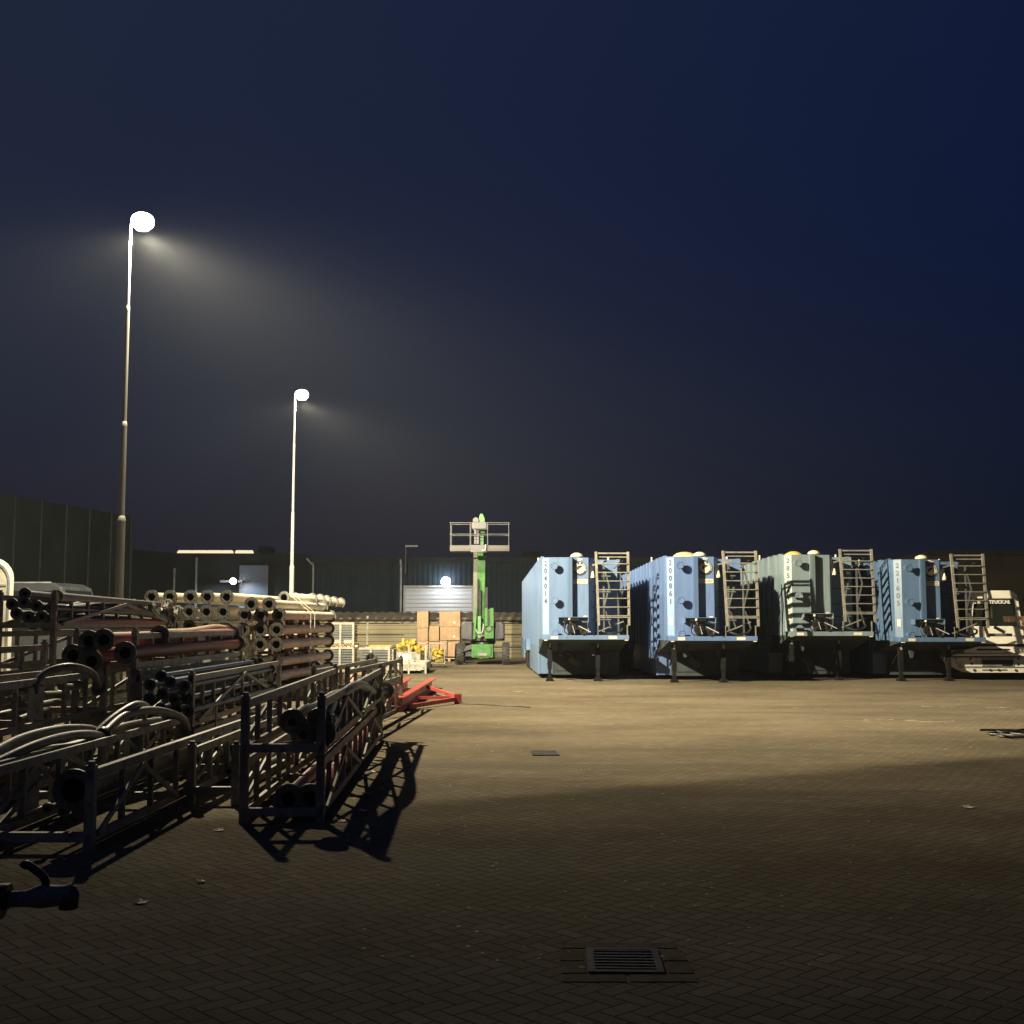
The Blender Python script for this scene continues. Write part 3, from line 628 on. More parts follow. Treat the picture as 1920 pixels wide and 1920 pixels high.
# ------------------------------------------------------------------ white yard truck
def yard_truck(cx, y):
    t = thing('yard_truck', 'white shunting truck with a wide bumper at the right edge', 'truck', (cx, y, 0), R(2))
    XL, XR = -1.18, 1.2
    cl, crr = -.60, 1.08       # cab sides
    # cab shell: walls round the windscreen opening
    zb_, ws0, ws1, zt_ = 1.04, 1.56, 2.36, 2.60
    def side(z): return (z - 1.2) / 1.4 * .16 if z > 1.2 else 0
    def q(x, z): return (x + side(z) * (1 if x < 0 else -1) if abs(x) > .5 else x, z)
    m = W()
    fr = [(cl, zb_), (crr, zb_), (crr, ws0), (cl, ws0)]
    m.prism([q(*p) for p in fr], 'y', 0, 1.7)
    m.prism([q(cl, ws1), q(crr, ws1), q(crr, zt_ - .12), (crr - .30, zt_), (cl + .30, zt_), q(cl, zt_ - .12)], 'y', .10, 1.7)
    for s, x in ((1, cl), (-1, crr)):
        a = q(x, ws0); b = q(x, ws1); m.prism([a, (a[0] + s * .11, ws0), (b[0] + s * .11, ws1), b], 'y', .04, .16)
        m.prism([a, (a[0] + s * .05, ws0), (b[0] + s * .05, ws1), b], 'y', 1.2, 1.7)
    m.box(-.9, 1.1, 1.62, 1.69, ws0 - .1, ws1 + .1)
    m.build('cab', WHITEP, t, bevel=.035, seg=3)
    # interior
    m = W(); m.box(-.60, 1.0, 1.50, 1.6, ws0 - .05, ws1 + .02); m.box(-.55, .95, .2, .5, ws0 - .05, ws0 + .12); m.box(-.1, .35, .9, 1.1, ws0 - .1, ws0 + .55); m.build('interior', BLACKP, t)
    m = W(); m.bar((.18, .14, ws0 + .24), (.16, .14, ws1), .035, .03, up=(0, 1, 0)); m.bar((.33, .5, ws0 + .1), (.32, .5, ws1), .05, .03, up=(0, 1, 0)); m.build('inner_post', STICKER, t)
    a0, a1, b1, b0 = q(cl, ws0), q(crr, ws0), q(crr, ws1), q(cl, ws1)
    gm = W(); gm.add([(a0[0] + .08, .07, ws0), (a1[0] - .08, .07, ws0), (b1[0] - .08, .12, ws1), (b0[0] + .08, .12, ws1)], [(0, 1, 2, 3)])
    gl, tn, bb = nodes('windscreen_glass'); bb.inputs['Base Color'].default_value = (.02, .026, .02, 1); bb.inputs['Roughness'].default_value = .06; bb.inputs['Alpha'].default_value = .72
    gm.build('windscreen', gl, t)
    text('visor_lettering', 'RANGEERTRUCK.NL', .135, WHITEINK, t, (.10, .055, ws1 - .10), bold=.008, ext=.004)
    m = W(); m.bar((.20, .02, ws0 + .05), (-.35, .06, ws0 + .42), .02); m.bar((.16, -.02, ws0 - .02), (.42, -.03, ws0 - .16), .09, .02, up=(0, 1, 0)); m.build('wiper', BLACKP, t)
    m = W(); m.box(.0, .68, -.012, -.004, 1.27, 1.35); pl_ = m.build('badge_plate', BLACKP, t)
    text('badge_lettering', 'TERBERG', .085, TRIM, t, (.34, -.014, 1.31), bold=.002, ext=.002)
    W().box(-.56, 1.06, -.01, 1.6, .985, 1.035).build('dark_seam', BLACKP, t)
    m = W(); m.prism([(XL + .4, .78), (XR - .02, .78), (XR - .06, .96), (XL + .85, .98), (XL + .42, .88)], 'y', -.10, .9); m.build('bonnet_panel', WHITEP, t, bevel=.012)
    m = W(); m.prism([(XL + .80, .86), (XL + 1.72, .86), (XL + 1.76, .885), (XL + 1.72, .91), (XL + .80, .91), (XL + .76, .885)], 'y', -.108, -.102); m.build('grille_slot', BLACKP, t)
    m = W(); m.box(.90, 1.16, -.11, -.04, .80, .90); m.build('headlight', GLASS, t); W().box(.94, 1.04, -.118, -.111, .815, .885).build('lamp_lens', TRIM, t)
    m = W(); m.prism([(XL, .70), (XR, .70), (XR, .77), (XL + .12, .77)], 'y', -.16, .7); m.build('upper_bumper', WHITEP, t, bevel=.01)
    m = W(); m.prism([(XL + .02, .66), (XR - .02, .66), (XR - .10, .36), (XL + .18, .42)], 'y', -.14, .7); m.prism([(XL + .18, .415), (XR - .10, .355), (XR - .22, .22), (XL + .60, .22)], 'y', -.12, .6)
    m.build('bumper', pm('bumper_paint', (.66, .63, .53), .4, 0, .15, 2, .05, 60, dirt=(.3, .27, .2)), t, bevel=.008)
    m = W(); m.box(-.28, .62, -.146, -.141, .40, .60); m.build('radiator_opening', BLACKP, t)
    m = W(); m.box(-.3, .64, -.16, -.148, .62, .64); m.box(-.28, .30, -.16, -.148, .42, .45); m.box(-.3, -.28, -.16, -.142, .38, .64); m.box(.62, .64, -.16, -.142, .38, .64); m.box(-1.0, 1.08, -.15, -.143, .375, .395); m.build('bumper_trim', TRIM, t)
    m = W()
    for px, pz in ((-.62, .62), (-.58, .48), (-.52, .30), (.78, .62), (.78, .46), (.70, .29), (-.05, .30), (.2, .30)): m.tube([(px, -.147, pz), (px, -.13, pz)], .035, 10)
    m.build('bumper_hole', BLACKP, t)
    W().box(-.28, .45, -.132, -.122, .285, .315).build('lower_slot', BLACKP, t)
    for wx in (-.36, .80):
        for wy in (1.05, 4.2):
            wh = bpy.data.objects.new('wheel', None); COL.objects.link(wh); wh.parent = t
            W().lathe((0, 0, 0), [(.28, -.2), (.46, -.2), (.5, -.14), (.5, .14), (.46, .2), (.28, .2)], 28).build('tyre', RUBBER, wh)
            W().lathe((0, 0, 0), [(0, .1), (.14, .12), (.16, .02), (.28, .15), (.28, -.15), (0, -.15)], 20).build('rim', TRIM, wh)
            wh.location = (wx, wy, .5); wh.rotation_euler = (0, R(90) * (-1 if wx < 0 else 1), 0)
    W().box(-.15, .6, .3, 5.2, .42, .68).build('chassis', BLACKP, t)
    m = W(); m.bar((1.12, .15, 2.3), (1.24, .0, 2.28), .03); m.bar((1.12, .15, 1.95), (1.27, .0, 1.9), .03); m.box(1.18, 1.30, -.06, -.01, 1.92, 2.30); m.build('wing_mirror', BLACKP, t, bevel=.01)
    m = W(); m.box(-.5, .0, 1.9, 2.3, 1.0, 2.35); m.tube([(.15, 2.0, 1.0), (.15, 2.0, 2.5)], .07, 12); m.build('exhaust_stack', TRIM, t)
    return t
yard_truck(tcx(1841, 34.6), 34.3)

# dark car and rusty stack just beyond the truck
t = thing('parked_car', 'dark car half out of frame beyond the white truck', 'car', (tcx(1960, 39), 39, 0))
m = W(); m.prism([(-1.0, .25), (.9, .25), (.9, .95), (.55, 1.0), (.35, 1.42), (-.6, 1.42), (-.95, 1.0), (-1.0, .9)], 'y', 0, 4.0); m.build('body', pm('dark_car_paint', (.02, .022, .035), .2, 0, .1, 2), t, bevel=.06, seg=3)
W().box(-.85, -.5, -.02, .0, .62, .78).build('headlight', TRIM, t)
for s in (-.8, .7):
    W().tube([(s - .12, .8, .33), (s + .12, .8, .33)], .33, 20).build('wheel', RUBBER, t); W().tube([(s - .12, 3.2, .33), (s + .12, 3.2, .33)], .33, 20).build('wheel', RUBBER, t)
t = thing('plank_stack', 'rust brown stack of boards at the right edge behind the white truck', 'stack', (tcx(1935, 46), 46, 0))
for i in range(6):
    W().box(-.9 + random.uniform(-.05, .05), 1.2, 0, 1.5, .02 + i * .32, .30 + i * .32).build('board_layer', pm('rusty_board', (.25, .12, .05), .8, 0, .3, 4), t)

# ------------------------------------------------------------------ green boom lift
def boom_lift(d):
    k = d / F; cx = tcx(905, d)
    t = thing('boom_lift', 'green boom lift with its work platform folded in front of the raised boom', 'boom lift', (cx, d, 0))
    X = lambda u: (u - 905) * k
    Zz = lambda v: wp(905, v, d).z
    for ux in (861.5, 948.5):
        for yy in (0, 2.1):
            wh = bpy.data.objects.new('wheel', None); COL.objects.link(wh); wh.parent = t
            W().lathe((0, 0, 0), [(.22, -.14), (.36, -.14), (.41, -.10), (.41, .10), (.36, .14), (.22, .14)], 24).build('tyre', RUBBER, wh)
            m = W()
            for j in range(20):
                a = j * math.pi / 10; m.bar((.40 * math.cos(a), .40 * math.sin(a), -.14), (.40 * math.cos(a + .12), .40 * math.sin(a + .12), .14), .045, .05, up=(math.cos(a), math.sin(a), 0))
            m.build('tread', RUBBER, wh); W().lathe((0, 0, 0), [(0, .08), (.1, .1), (.22, .06), (.22, -.1), (0, -.1)], 16).build('rim', GREEN, wh)
            wh.location = (X(ux), yy, .41); wh.rotation_euler = (0, R(90) * (-1 if ux < 905 else 1), R(8) if ux < 905 else 0)
    m = W(); m.box(X(885), X(925), -.25, 2.3, .28, .80); m.box(X(888), X(922), -.28, -.25, .34, .72); m.build('chassis', GREEN, t, bevel=.02)
    W().box(X(897), X(914), -.30, -.283, .36, .46).build('name_plate', TRIM, t)
    m = W(); m.bar((X(866), .05, .42), (X(944), .05, .42), .16, .18); m.prism([(X(868), .5), (X(885), .62), (X(885), .8), (X(876), .74)], 'y', -.2, .2); m.build('axle', CHAR, t)
    W().lathe((0, 1.0, .8), [(.5, 0), (.5, .14), (.0, .14)], 24).build('slew_ring', BLACKP, t)
    m = W(); m.box(X(864), X(946), .35, 2.2, .93, 1.08); m.build('turntable', BLACKP, t)
    for a, b, nm in ((864, 887, 'l'), (926, 946, 'r')):
        m = W(); xa, xb = X(a), X(b); m.prism([(xa, .98), (xb, .92), (xb, 1.70), (xa + .1, 1.72), (xa, 1.6)] if nm == 'l' else [(xa, .92), (xb, 1.0), (xb, 1.55), (xb - .1, 1.70), (xa, 1.70)], 'y', .1, 2.3)
        m.build('engine_cover', CHAR, t, bevel=.07, seg=3)
    # lower folded arm, raised main boom, riser link
    m = W(); m.box(X(909), X(926), -.12, .25, 1.02, Zz(1142)); m.box(X(909), X(915), -.2, -.12, 1.5, Zz(1140)); m.box(X(919.5), X(926), -.2, -.12, 1.5, Zz(1140)); m.build('lower_arm', GREEN, t, bevel=.015)
    W().ring((X(917), -.125, 1.42), (0, -1, 0), .17, .09, .03, 18, 0).build('pivot_ring', BLACKP, t)
    m = W(); m.box(X(912), X(923), -.135, -.121, 1.55, 2.15); m.build('arm_slot', BLACKP, t)
    m = W(); m.bar((X(899.5), .6, 1.2), (X(902), .35, Zz(1042)), .34, .30, up=(0, 1, 0)); m.build('main_boom', GREEN, t, bevel=.015)
    m = W(); m.bar((X(890.5), .42, 1.5), (X(891.5), .30, Zz(1028)), .17, .2, up=(0, 1, 0)); m.build('inner_boom', pm('olive_grey_boom', (.11, .115, .08), .5, 0, .15, 4), t, bevel=.01)
    m = W(); m.bar((X(899), .3, 1.8), (X(900), .18, Zz(1105)), .10); m.tube([(X(895.5), .25, 1.5), (X(896.5), .15, Zz(1085))], .035, 8); m.build('boom_cylinder', BLACKP, t)
    m = W(); m.bar((X(889), .2, 1.0), (X(892.5), .2, Zz(1138)), .09, .12); m.bar((X(899), -.02, 1.05), (X(899), .05, 1.9), .12); m.build('link_arm', GREEN, t)
    m = W(); m.tube(smooth_path([(X(893), .1, Zz(1180)), (X(897), -.1, Zz(1188)), (X(905), -.15, Zz(1185)), (X(907), 0, Zz(1170))], 4), .03, 8); m.build('hydraulic_hose', TRIM, t)
    # jib head above the platform
    m = W(); m.prism([(X(897), Zz(1000)), (X(909), Zz(1000)), (X(909), Zz(972)), (X(905), Zz(963)), (X(900), Zz(963)), (X(897), Zz(975))], 'y', .0, .45); m.bar((X(901), .2, Zz(1044)), (X(902), .2, Zz(990)), .22, .2, up=(0, 1, 0)); m.build('jib', GREEN, t, bevel=.02)
    m = W(); m.tube([(X(892), -.1, Zz(976)), (X(892), .2, Zz(976))], .12, 14); m.box(X(887), X(914), -.12, .1, Zz(994), Zz(983)); m.box(X(889), X(898), -.1, .1, Zz(1020), Zz(994)); m.build('rotator', CHAR, t)
    # platform
    xl, xr = X(846), X(955); zf, zt_, zm = Zz(1036), Zz(984), Zz(1005); y0, y1 = -1.0, -.2
    m = W(); m.box(xl, xr, y0, y1, zf, zf + .04); m.build('platform_floor', BLACKP, t)
    m = W()
    for y in (y0, y1):
        m.tube([(xl, y, zt_), (xr, y, zt_)], .016, 8); m.tube([(xl, y, zm), (xr, y, zm)], .014, 8)
        for x in (xl + .02, X(883), X(915), xr - .02): m.tube([(x, y, zf), (x, y, zt_)], .014, 8)
    for x in (xl, xr): m.tube([(x, y0, zt_), (x, y1, zt_)], .016, 8); m.tube([(x, y0, zm), (x, y1, zm)], .014, 8)
    m.build('guard_rail', BRACEM, t)
    W().box(xl, xr, y0 - .03, y0 - .012, zf, zf + .22).build('toe_board', pm('grey_toe_board', (.05, .047, .04), .5), t)
    m = W()
    for j in range(9):
        for s in (0, 1):
            x = (xl + .08 + j * .09) if s == 0 else (X(917) + .0 + j * .085)
            if x + .1 < xr: m.prism([(x, zf + .02), (x + .045, zf + .02), (x + .085, zf + .09), (x + .04, zf + .09)], 'y', y0 - .036, y0 - .0305)
    m.build('hazard_stripes', BLACKP, t)
    W().box(X(884), X(914), y0 - .06, y0 + .1, zf - .05, zf + .24).build('entry_plate', CHAR, t, bevel=.01); W().box(X(886), X(913), y0 - .02, y0 + .25, zt_ - .24, zt_ + .02).build('control_box', CHAR, t, bevel=.01)
    m = W(); m.tube(smooth_path([(X(905), y0 - .08, zf + .03), (X(911), y0 - .1, zf + .02), (X(912), y0 - .1, zf + .25)], 4), .03, 8); m.build('foot_step', TRIM, t)
boom_lift(46.6)

# ------------------------------------------------------------------ stillages (truss-sided pipe crates)
def stillage(label, x0, x1, y0, y1, z0, z1, mat, skew=0., group='steel truss stillages for pipes and hoses', feet=.0, braces=1, endbars=True, open_front=True, plates=(), step=.62, railw=.055):
    """crate lying along y from (x0..x1, y0) to y1; its far end is shifted by skew"""
    Ln = y1 - y0; h = z1 - z0; wd = x1 - x0
    t = thing('pipe_stillage', label, 'stillage', (x0, y0, z0), -math.atan2(skew, Ln) if skew else 0, group)
    r = railw
    for sx_, xs in ((0, r / 2), (1, wd - r / 2)):
        m = W(); m.bar((xs, 0, h - r * .65), (xs, Ln, h - r * .65), .035, r * 1.3); m.bar((xs, 0, feet + r * .6), (xs, Ln, feet + r * .6), .035, r * 1.2)
        m.build('side_rail', mat, t)
        n = max(3, int(Ln / step))
        for i in range(1, n):
            y = Ln * i / n; W().box(xs - .022, xs + .022, y - .022, y + .022, feet + r * 1.2, h - r * 1.3).build('upright', mat, t)
        if braces:
            m = W(); hw = Ln / (2 * braces)
            for b in range(braces):
                c = Ln * (2 * b + 1) / (2 * braces); o_ = .045 if sx_ else -.045
                m.bar((xs + o_, c, h - r * 1.5), (xs + o_, c - hw * .92, feet + r), .02, .045); m.bar((xs + o_, c, h - r * 1.5), (xs + o_, c + hw * .92, feet + r), .02, .045)
            m.build('diagonal_brace', mat, t)
        for y in (.035, Ln - .035):
            m = W(); m.box(xs - .035, xs + .035, y - .035, y + .035, 0, h + .035); m.box(xs - .022, xs + .022, y - .022, y + .022, h + .035, h + .065); m.build('corner_post', mat, t)
    for y in (.035, Ln * .33, Ln * .66, Ln - .035):
        W().box(r, wd - r, y - .03, y + .03, feet + .005, feet + .075).build('cross_beam', mat, t)
    for yp in plates:
        W().box(wd - r * .2, wd + .006, Ln * yp, Ln * yp + .35, feet + r * 1.5, h - r * 1.5).build('side_plate', mat, t)
    return t

def flanged_pipe(label, p, q, rt, rf, mat, group, bolts=8, fm=None, n=16, far=True):
    p = Vector(p); q = Vector(q); d = (q - p).normalized(); fm = fm or FLANGE
    t = thing('flanged_pipe', label, 'pipe', p, 0, group); a = Vector((0, 0, 0)); b = q - p
    W().tube([a + d * .03, b - d * .03], rt, n, cap=False).build('pipe', mat, t)
    W().ring(a, -d, rf, rt * .82, .032, 24, bolts, rf * .06).build('flange', fm, t)
    W().ring(b, d, rf, rt * .82, .032, 24, bolts if far else 0, rf * .06).build('flange', fm, t)
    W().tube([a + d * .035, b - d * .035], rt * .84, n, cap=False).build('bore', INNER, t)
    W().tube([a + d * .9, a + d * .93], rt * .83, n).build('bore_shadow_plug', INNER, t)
    return t
def hose(label, pts, r, mat, group, fl=True, rf=None):
    P = smooth_path(pts, 7); o0 = Vector(P[0])
    t = thing('hose', label, 'hose', o0, 0, group); Q = [p - o0 for p in P]
    W().tube(Q, r, 12).build('hose_body', mat, t)
    if fl:
        rf = rf or r * 1.9
        for a, b in ((Q[0], Q[1]), (Q[-1], Q[-2])):
            d = (a - b).normalized(); m = W(); m.ring(a + d * .03, d, rf, r * .75, .03, 20, 8, rf * .07); m.tube([a - d * .10, a + d * .0], r * 1.12, 14); m.build('hose_flange', FLANGE, t)
            W().ring(a + d * .032, d, r * .78, .001, .004, 14).build('hose_bore', INNER, t)
    return t
GH = 'hoses lying in the stillages'

# A: nearest stack at the middle, two tiers
SK = -.26
stillage('lower stillage of the nearest stack, holding two dark red pipes', -2.30, -1.60, 10.1, 17.0, .0, .53, DKGALV, -SK * -1 if False else SK, braces=2, feet=.05)
stillage('upper stillage of the nearest stack, with arched hoses and braced sides', -2.30, -1.60, 10.1, 17.0, .545, 1.03, DKGALV, SK, braces=2, feet=.04)
for i, (u, v, lab) in enumerate(((541, 1487, 'dark red flanged pipe at lower left of the nearest stack'), (581, 1494, 'dark red flanged pipe at lower right of the nearest stack'))):
    p = wp(u, v, 10.22); p.z = .19
    flanged_pipe(lab, p, p + Vector((-.24, 6.3, 0)), .075, .125, REDHOSE, 'large red pipes in the stillages', 12)
hs_ = [((600, 1350, 10.35), (630, 1312, 11.6), (672, 1284, 13.0), (700, 1298, 16.0), 'black hose with bolted flange, topmost in the nearest stack'),
       ((550, 1352, 10.30), (592, 1326, 11.4), (640, 1300, 13.0), (690, 1318, 16.2), 'black hose at left of the nearest stack with its flange over the front rail'),
       ((570, 1376, 10.32), (610, 1335, 12.0), (660, 1322, 14.0), (700, 1330, 16.2), 'black hose under the two arched ones in the nearest stack'),
       ((607, 1372, 10.25), (630, 1345, 12.0), (670, 1326, 14.0), (708, 1330, 16.8), 'black hose against the right side rail of the nearest stack')]
for i, h_ in enumerate(hs_):
    hose(h_[4], [wp(*h_[0]) + Vector((0, 0, 0)), wp(*h_[0]) + Vector((.02, .35, .06)), wp(*h_[1]), wp(*h_[2]), wp(*h_[3])], .048, GREYHOSE if i < 2 else BLACKHOSE, GH, rf=.115)
hose('small hose whose flange pokes out of the far end of the nearest stack', [(-2.0, 15.2, .75), (-1.9, 16.4, .72), (-1.83, 17.15, .70)], .055, BLACKHOSE, GH, rf=.12)
hose('slack pale hose on the floor of the upper near stillage', [(-2.2, 10.5, .60), (-1.95, 10.9, .61), (-2.1, 12.0, .60), (-1.95, 14.0, .60)], .02, GREYHOSE, GH, fl=False)

# B: long single tier with one very large pipe
stillage('long low stillage at the front left holding one very wide pipe', -3.95, -3.10, 8.85, 15.2, 0, .60, DKGALV, .12, braces=3, feet=.07, step=.7)
p = wp(137, 1482, 8.92); flanged_pipe('very wide pipe with the largest flange, at the front left', p, p + Vector((.12, 5.6, 0)), .115, .158, GREYHOSE, 'large pipes at the front left', 12)
for i, (u, v) in enumerate(((88, 1516), (118, 1522), (160, 1518))):
    p = wp(u, v, 8.95); flanged_pipe('small shiny pipe under the very wide pipe, %s from left' % ORD[i + 1], p, p + Vector((.1, 4.2, 0)), .022, .042, CASTIRON, 'small pipes under the very wide pipe', 6, n=10)
# N: low empty stillage right of it
stillage('nearly empty low stillage between the long one and the nearest stack', -3.02, -2.55, 11.1, 17.2, 0, .52, DKGALV, .06, braces=2, feet=.09)
for i, dx in enumerate((0, .13, .26)):
    p = Vector((-2.90 + dx, 12.2, .17)); flanged_pipe('slim pale pipe in the empty stillage, %s from left' % ORD[i + 1], p, p + Vector((.05, 4.6, 0)), .035, .055, GREYHOSE, 'slim pipes in the empty stillage', 6, n=10)
stillage('dark stillage standing behind the empty low one', -2.98, -2.42, 17.6, 23.0, 0, .58, DKGALV, .3, braces=2)
stillage('second dark stillage stacked on the one behind the empty low one', -2.98, -2.42, 17.6, 23.0, .59, .98, DKGALV, .3, braces=2)

# C: hose crate at far left
stillage('stillage full of looped hoses behind the long low one', -4.74, -4.02, 9.2, 15.0, 0, .60, GALV, .05, braces=2, feet=.05, plates=(.1,))
CH = [[(-20, 1415, 9.6), (40, 1385, 10.3), (110, 1368, 11), (172, 1368, 11.6), (185, 1380, 12)],
      [(-10, 1432, 9.5), (60, 1400, 10), (120, 1382, 10.6), (175, 1378, 11.2), (220, 1392, 12)],
      [(178, 1378, 11.6), (215, 1345, 11.9), (255, 1322, 12.3), (275, 1330, 12.8), (250, 1362, 12.8)],
      [(195, 1376, 11.5), (235, 1342, 12.0), (290, 1332, 12.6), (340, 1346, 13.2), (352, 1372, 13.6)],
      [(20, 1420, 9.8), (90, 1405, 10.4), (150, 1395, 11), (230, 1362, 12.2), (300, 1350, 13.2)]]
CL = ['grey hose loop nearest the left edge', 'grey hose under the leftmost loop', 'grey hose rising in a tight arch', 'longer grey hose arch beside the tight one', 'slack hose crossing under the arches']
for i, h_ in enumerate(CH): hose(CL[i] + ' in the hose stillage', [wp(*q) for q in h_], .042 if i != 4 else .035, GREYHOSE, GH, fl=(i in (0, 3)), rf=.075)

# D: two tiers at the left edge
stillage('lower stillage of the left edge stack with red pipes behind its plates', -5.55, -4.82, 8.4, 14.1, .0, .56, GALV, 0, plates=(.1, .55, .8), braces=0, feet=.05)
stillage('upper stillage of the left edge stack with coiled pale hoses', -5.55, -4.82, 8.4, 14.1, .575, 1.12, GALV, 0, plates=(.12, .6), braces=0, feet=.04)
for i, dx in enumerate((.14, .36, .58)):
    p = Vector((-5.5 + dx, 8.6, .24)); flanged_pipe('red pipe in the lower left edge stillage, %s from left' % ORD[i + 1], p, p + Vector((0, 5.2, 0)), .07, .10, REDHOSE, 'red pipes in the left edge stillage', 8)
for i in range(4):
    zc = .72 + .09 * i; xc = -5.2 + .06 * (i % 2); yc = 11.9 + .3 * i
    pts = [(xc + .26 * math.cos(a), yc + 1.15 * math.sin(a), zc + .03 * math.sin(2 * a + i)) for a in [j * math.pi / 6 for j in range(12)]]
    hose('pale coiled hose in the left edge stillage, %s from bottom' % ORD[i + 1], pts, .036, GREYHOSE, GH, fl=False)
hose('pale hose bulging above the rail of the left edge stillage', [wp(60, 1290, 12), wp(85, 1262, 12.2), wp(130, 1250, 12.4), wp(172, 1262, 12.8), wp(185, 1290, 13)], .04, GREYHOSE, GH, rf=.08)

# M: mid stillages with slim pipes and hoses
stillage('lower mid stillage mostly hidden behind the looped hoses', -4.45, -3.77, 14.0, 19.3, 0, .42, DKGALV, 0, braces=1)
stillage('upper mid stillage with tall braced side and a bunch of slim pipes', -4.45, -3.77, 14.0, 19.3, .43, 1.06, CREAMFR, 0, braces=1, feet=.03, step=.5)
SM = [(302, 1268), (319, 1279), (346, 1286), (304, 1301), (281, 1284), (279, 1310), (327, 1312), (350, 1310), (330, 1330), (300, 1328), (353, 1334), (277, 1335)]
for i, (u, v) in enumerate(SM):
    y = 13.9 + random.uniform(-.12, .12); p = wp(u, v, y)
    flanged_pipe('slim dark pipe in the bunch of the mid stillage, %s from its top' % ORD[i + 1], p, p + Vector((.03, 4.8, 0)), .036, .066, BLUESTEEL, 'slim pipes in the mid stillage', 6, fm=BLUESTEEL, n=12)
for i in range(4):
    z = .55 + i * .11; hose('black hose in the upper mid stillage, %s from bottom' % ORD[i + 1], [(-3.86 - .05 * i, 14.5, z), (-3.95, 16.2, z + .04), (-3.88 - .04 * i, 18.9, z - .02)], .04, BLACKHOSE, GH, fl=False)
for i, (u, v) in enumerate(((470, 1252), (497, 1262), (487, 1275))):
    p = wp(u, v, 18.3); o = W().ring((0, 0, 0), (-.3, -1, .5), .085, .045, .04, 18, 8, .01).tube([(0, 0, 0), (.04, .14, -.1)], .055, 12); o = o.build('hose_coupling', FLANGE); o.location = p
    tag(o, 'loose coupling at the far end of the mid stillage, %s from left' % ORD[i + 1], 'coupling', 'loose couplings')

# H: red hose stillage above and behind
stillage('stillage holding thick red pipes at the centre of the rack', -5.20, -4.45, 14.0, 19.0, 1.12, 1.56, GALV, .12, plates=(.5,), braces=0, feet=.03)
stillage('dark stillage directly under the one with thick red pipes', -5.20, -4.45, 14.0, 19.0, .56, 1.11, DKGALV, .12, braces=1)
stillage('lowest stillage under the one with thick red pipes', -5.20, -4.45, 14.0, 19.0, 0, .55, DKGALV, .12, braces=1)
for i, (u, v, lab) in enumerate(((136, 1229, 'leftmost'), (171, 1240, 'lowest'), (194, 1200, 'topmost'), (167, 1203, 'back'), (234, 1224, 'rightmost'))):
    p = wp(u, v, 13.65 + .1 * (i == 3)); flanged_pipe('thick red pipe with a wide steel flange, the %s of five' % lab, p, p + Vector((.12 if i != 2 else .3, 5.0, .02)), .083, .13, REDHOSE, 'thick red pipes', 10)
hose('peach end of a thick hose bent over the far rail', [wp(300, 1190, 15), wp(350, 1188, 16.5), (wp(400, 1180, 18)), wp(425, 1182, 18.6)], .075, ORANGEPIPE, GH, rf=.12)

# F: pale braced stillage at upper left, with stack under it
FX0, FX1 = -6.66, -5.90
stillage('pale braced stillage on top of the left rack stack', FX0, FX1, 15.2, 21.0, 1.58, 2.04, CREAMFR, -.1, braces=1, feet=.03)
stillage('pale stillage second from the top of the left rack stack', FX0, FX1, 15.2, 21.0, 1.06, 1.57, CREAMFR, -.1, braces=1, feet=.03)
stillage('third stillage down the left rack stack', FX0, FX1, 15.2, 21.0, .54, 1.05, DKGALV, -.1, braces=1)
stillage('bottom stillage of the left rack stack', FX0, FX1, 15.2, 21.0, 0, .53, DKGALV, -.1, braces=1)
FP = [(46, 1113), (44, 1129), (68, 1136), (107, 1117), (30, 1150), (52, 1157), (78, 1156), (96, 1140), (98, 1160), (22, 1133), (60, 1170), (86, 1172)]
for i, (u, v) in enumerate(FP):
    p = wp(u, v, 15.3 + random.uniform(-.1, .1)); flanged_pipe('dark slim pipe in the left rack stack, %s from the top of its heap' % ORD[i + 1], p, p + Vector((-.06, 5.2, -.05)), .045, .078, BLACKHOSE, 'dark slim pipes in the left rack stack', 8, n=12)
hose('thick dark hose sagging through the pale braced stillage', [(-6.1, 15.6, 1.80), (-6.05, 17, 1.90), (-6.0, 19, 1.86), (-6.05, 20.7, 1.75)], .07, BLACKHOSE, GH)
hose('grey hose loop in the pale braced stillage', [(-6.15, 15.9, 1.84), (-6.1, 17, 1.98), (-6.1, 18.4, 1.93), (-6.2, 20, 1.82)], .035, GREYHOSE, GH, fl=False)
hose('maroon hose low in the pale braced stillage', [(-5.97, 15.6, 1.68), (-5.98, 18, 1.70), (-6.02, 20.6, 1.68)], .05, REDHOSE, GH, fl=False)
for i, (u, v) in enumerate(((280, 1138), (312, 1132), (330, 1144))):
    p = wp(u, v, 19.5); o = W().ring((0, 0, 0), (-.5, -1, .7), .10, .055, .05, 18, 8, .012).tube([(0, 0, 0), (.07, .16, -.14)], .065, 12).build('pipe_bend', GALV); o.location = p
    tag(o, 'pale flanged bend over the pale braced stillage, %s from left' % ORD[i + 1], 'pipe bend', 'pipe bends')
stillage('stillage with cross braces at the far left edge', -7.45, -6.72, 11.0, 15.0, 1.0, 1.5, GALV, 0, braces=1)
stillage('lower stillage under the cross braced one at the far left edge', -7.45, -6.72, 11.0, 15.0, .5, .99, GALV, 0, braces=1)
stillage('bottom stillage of the stack at the far left edge', -7.45, -6.72, 11.0, 15.0, 0, .49, GALV, 0, braces=1)
stillage('stillage with an X brace above the coiled pale hoses', -6.35, -5.62, 9.5, 14.3, .58, 1.42, GALV, 0, braces=1)
stillage('bottom stillage under the X braced one at the left edge', -6.35, -5.62, 9.5, 14.3, 0, .57, DKGALV, 0, braces=1)

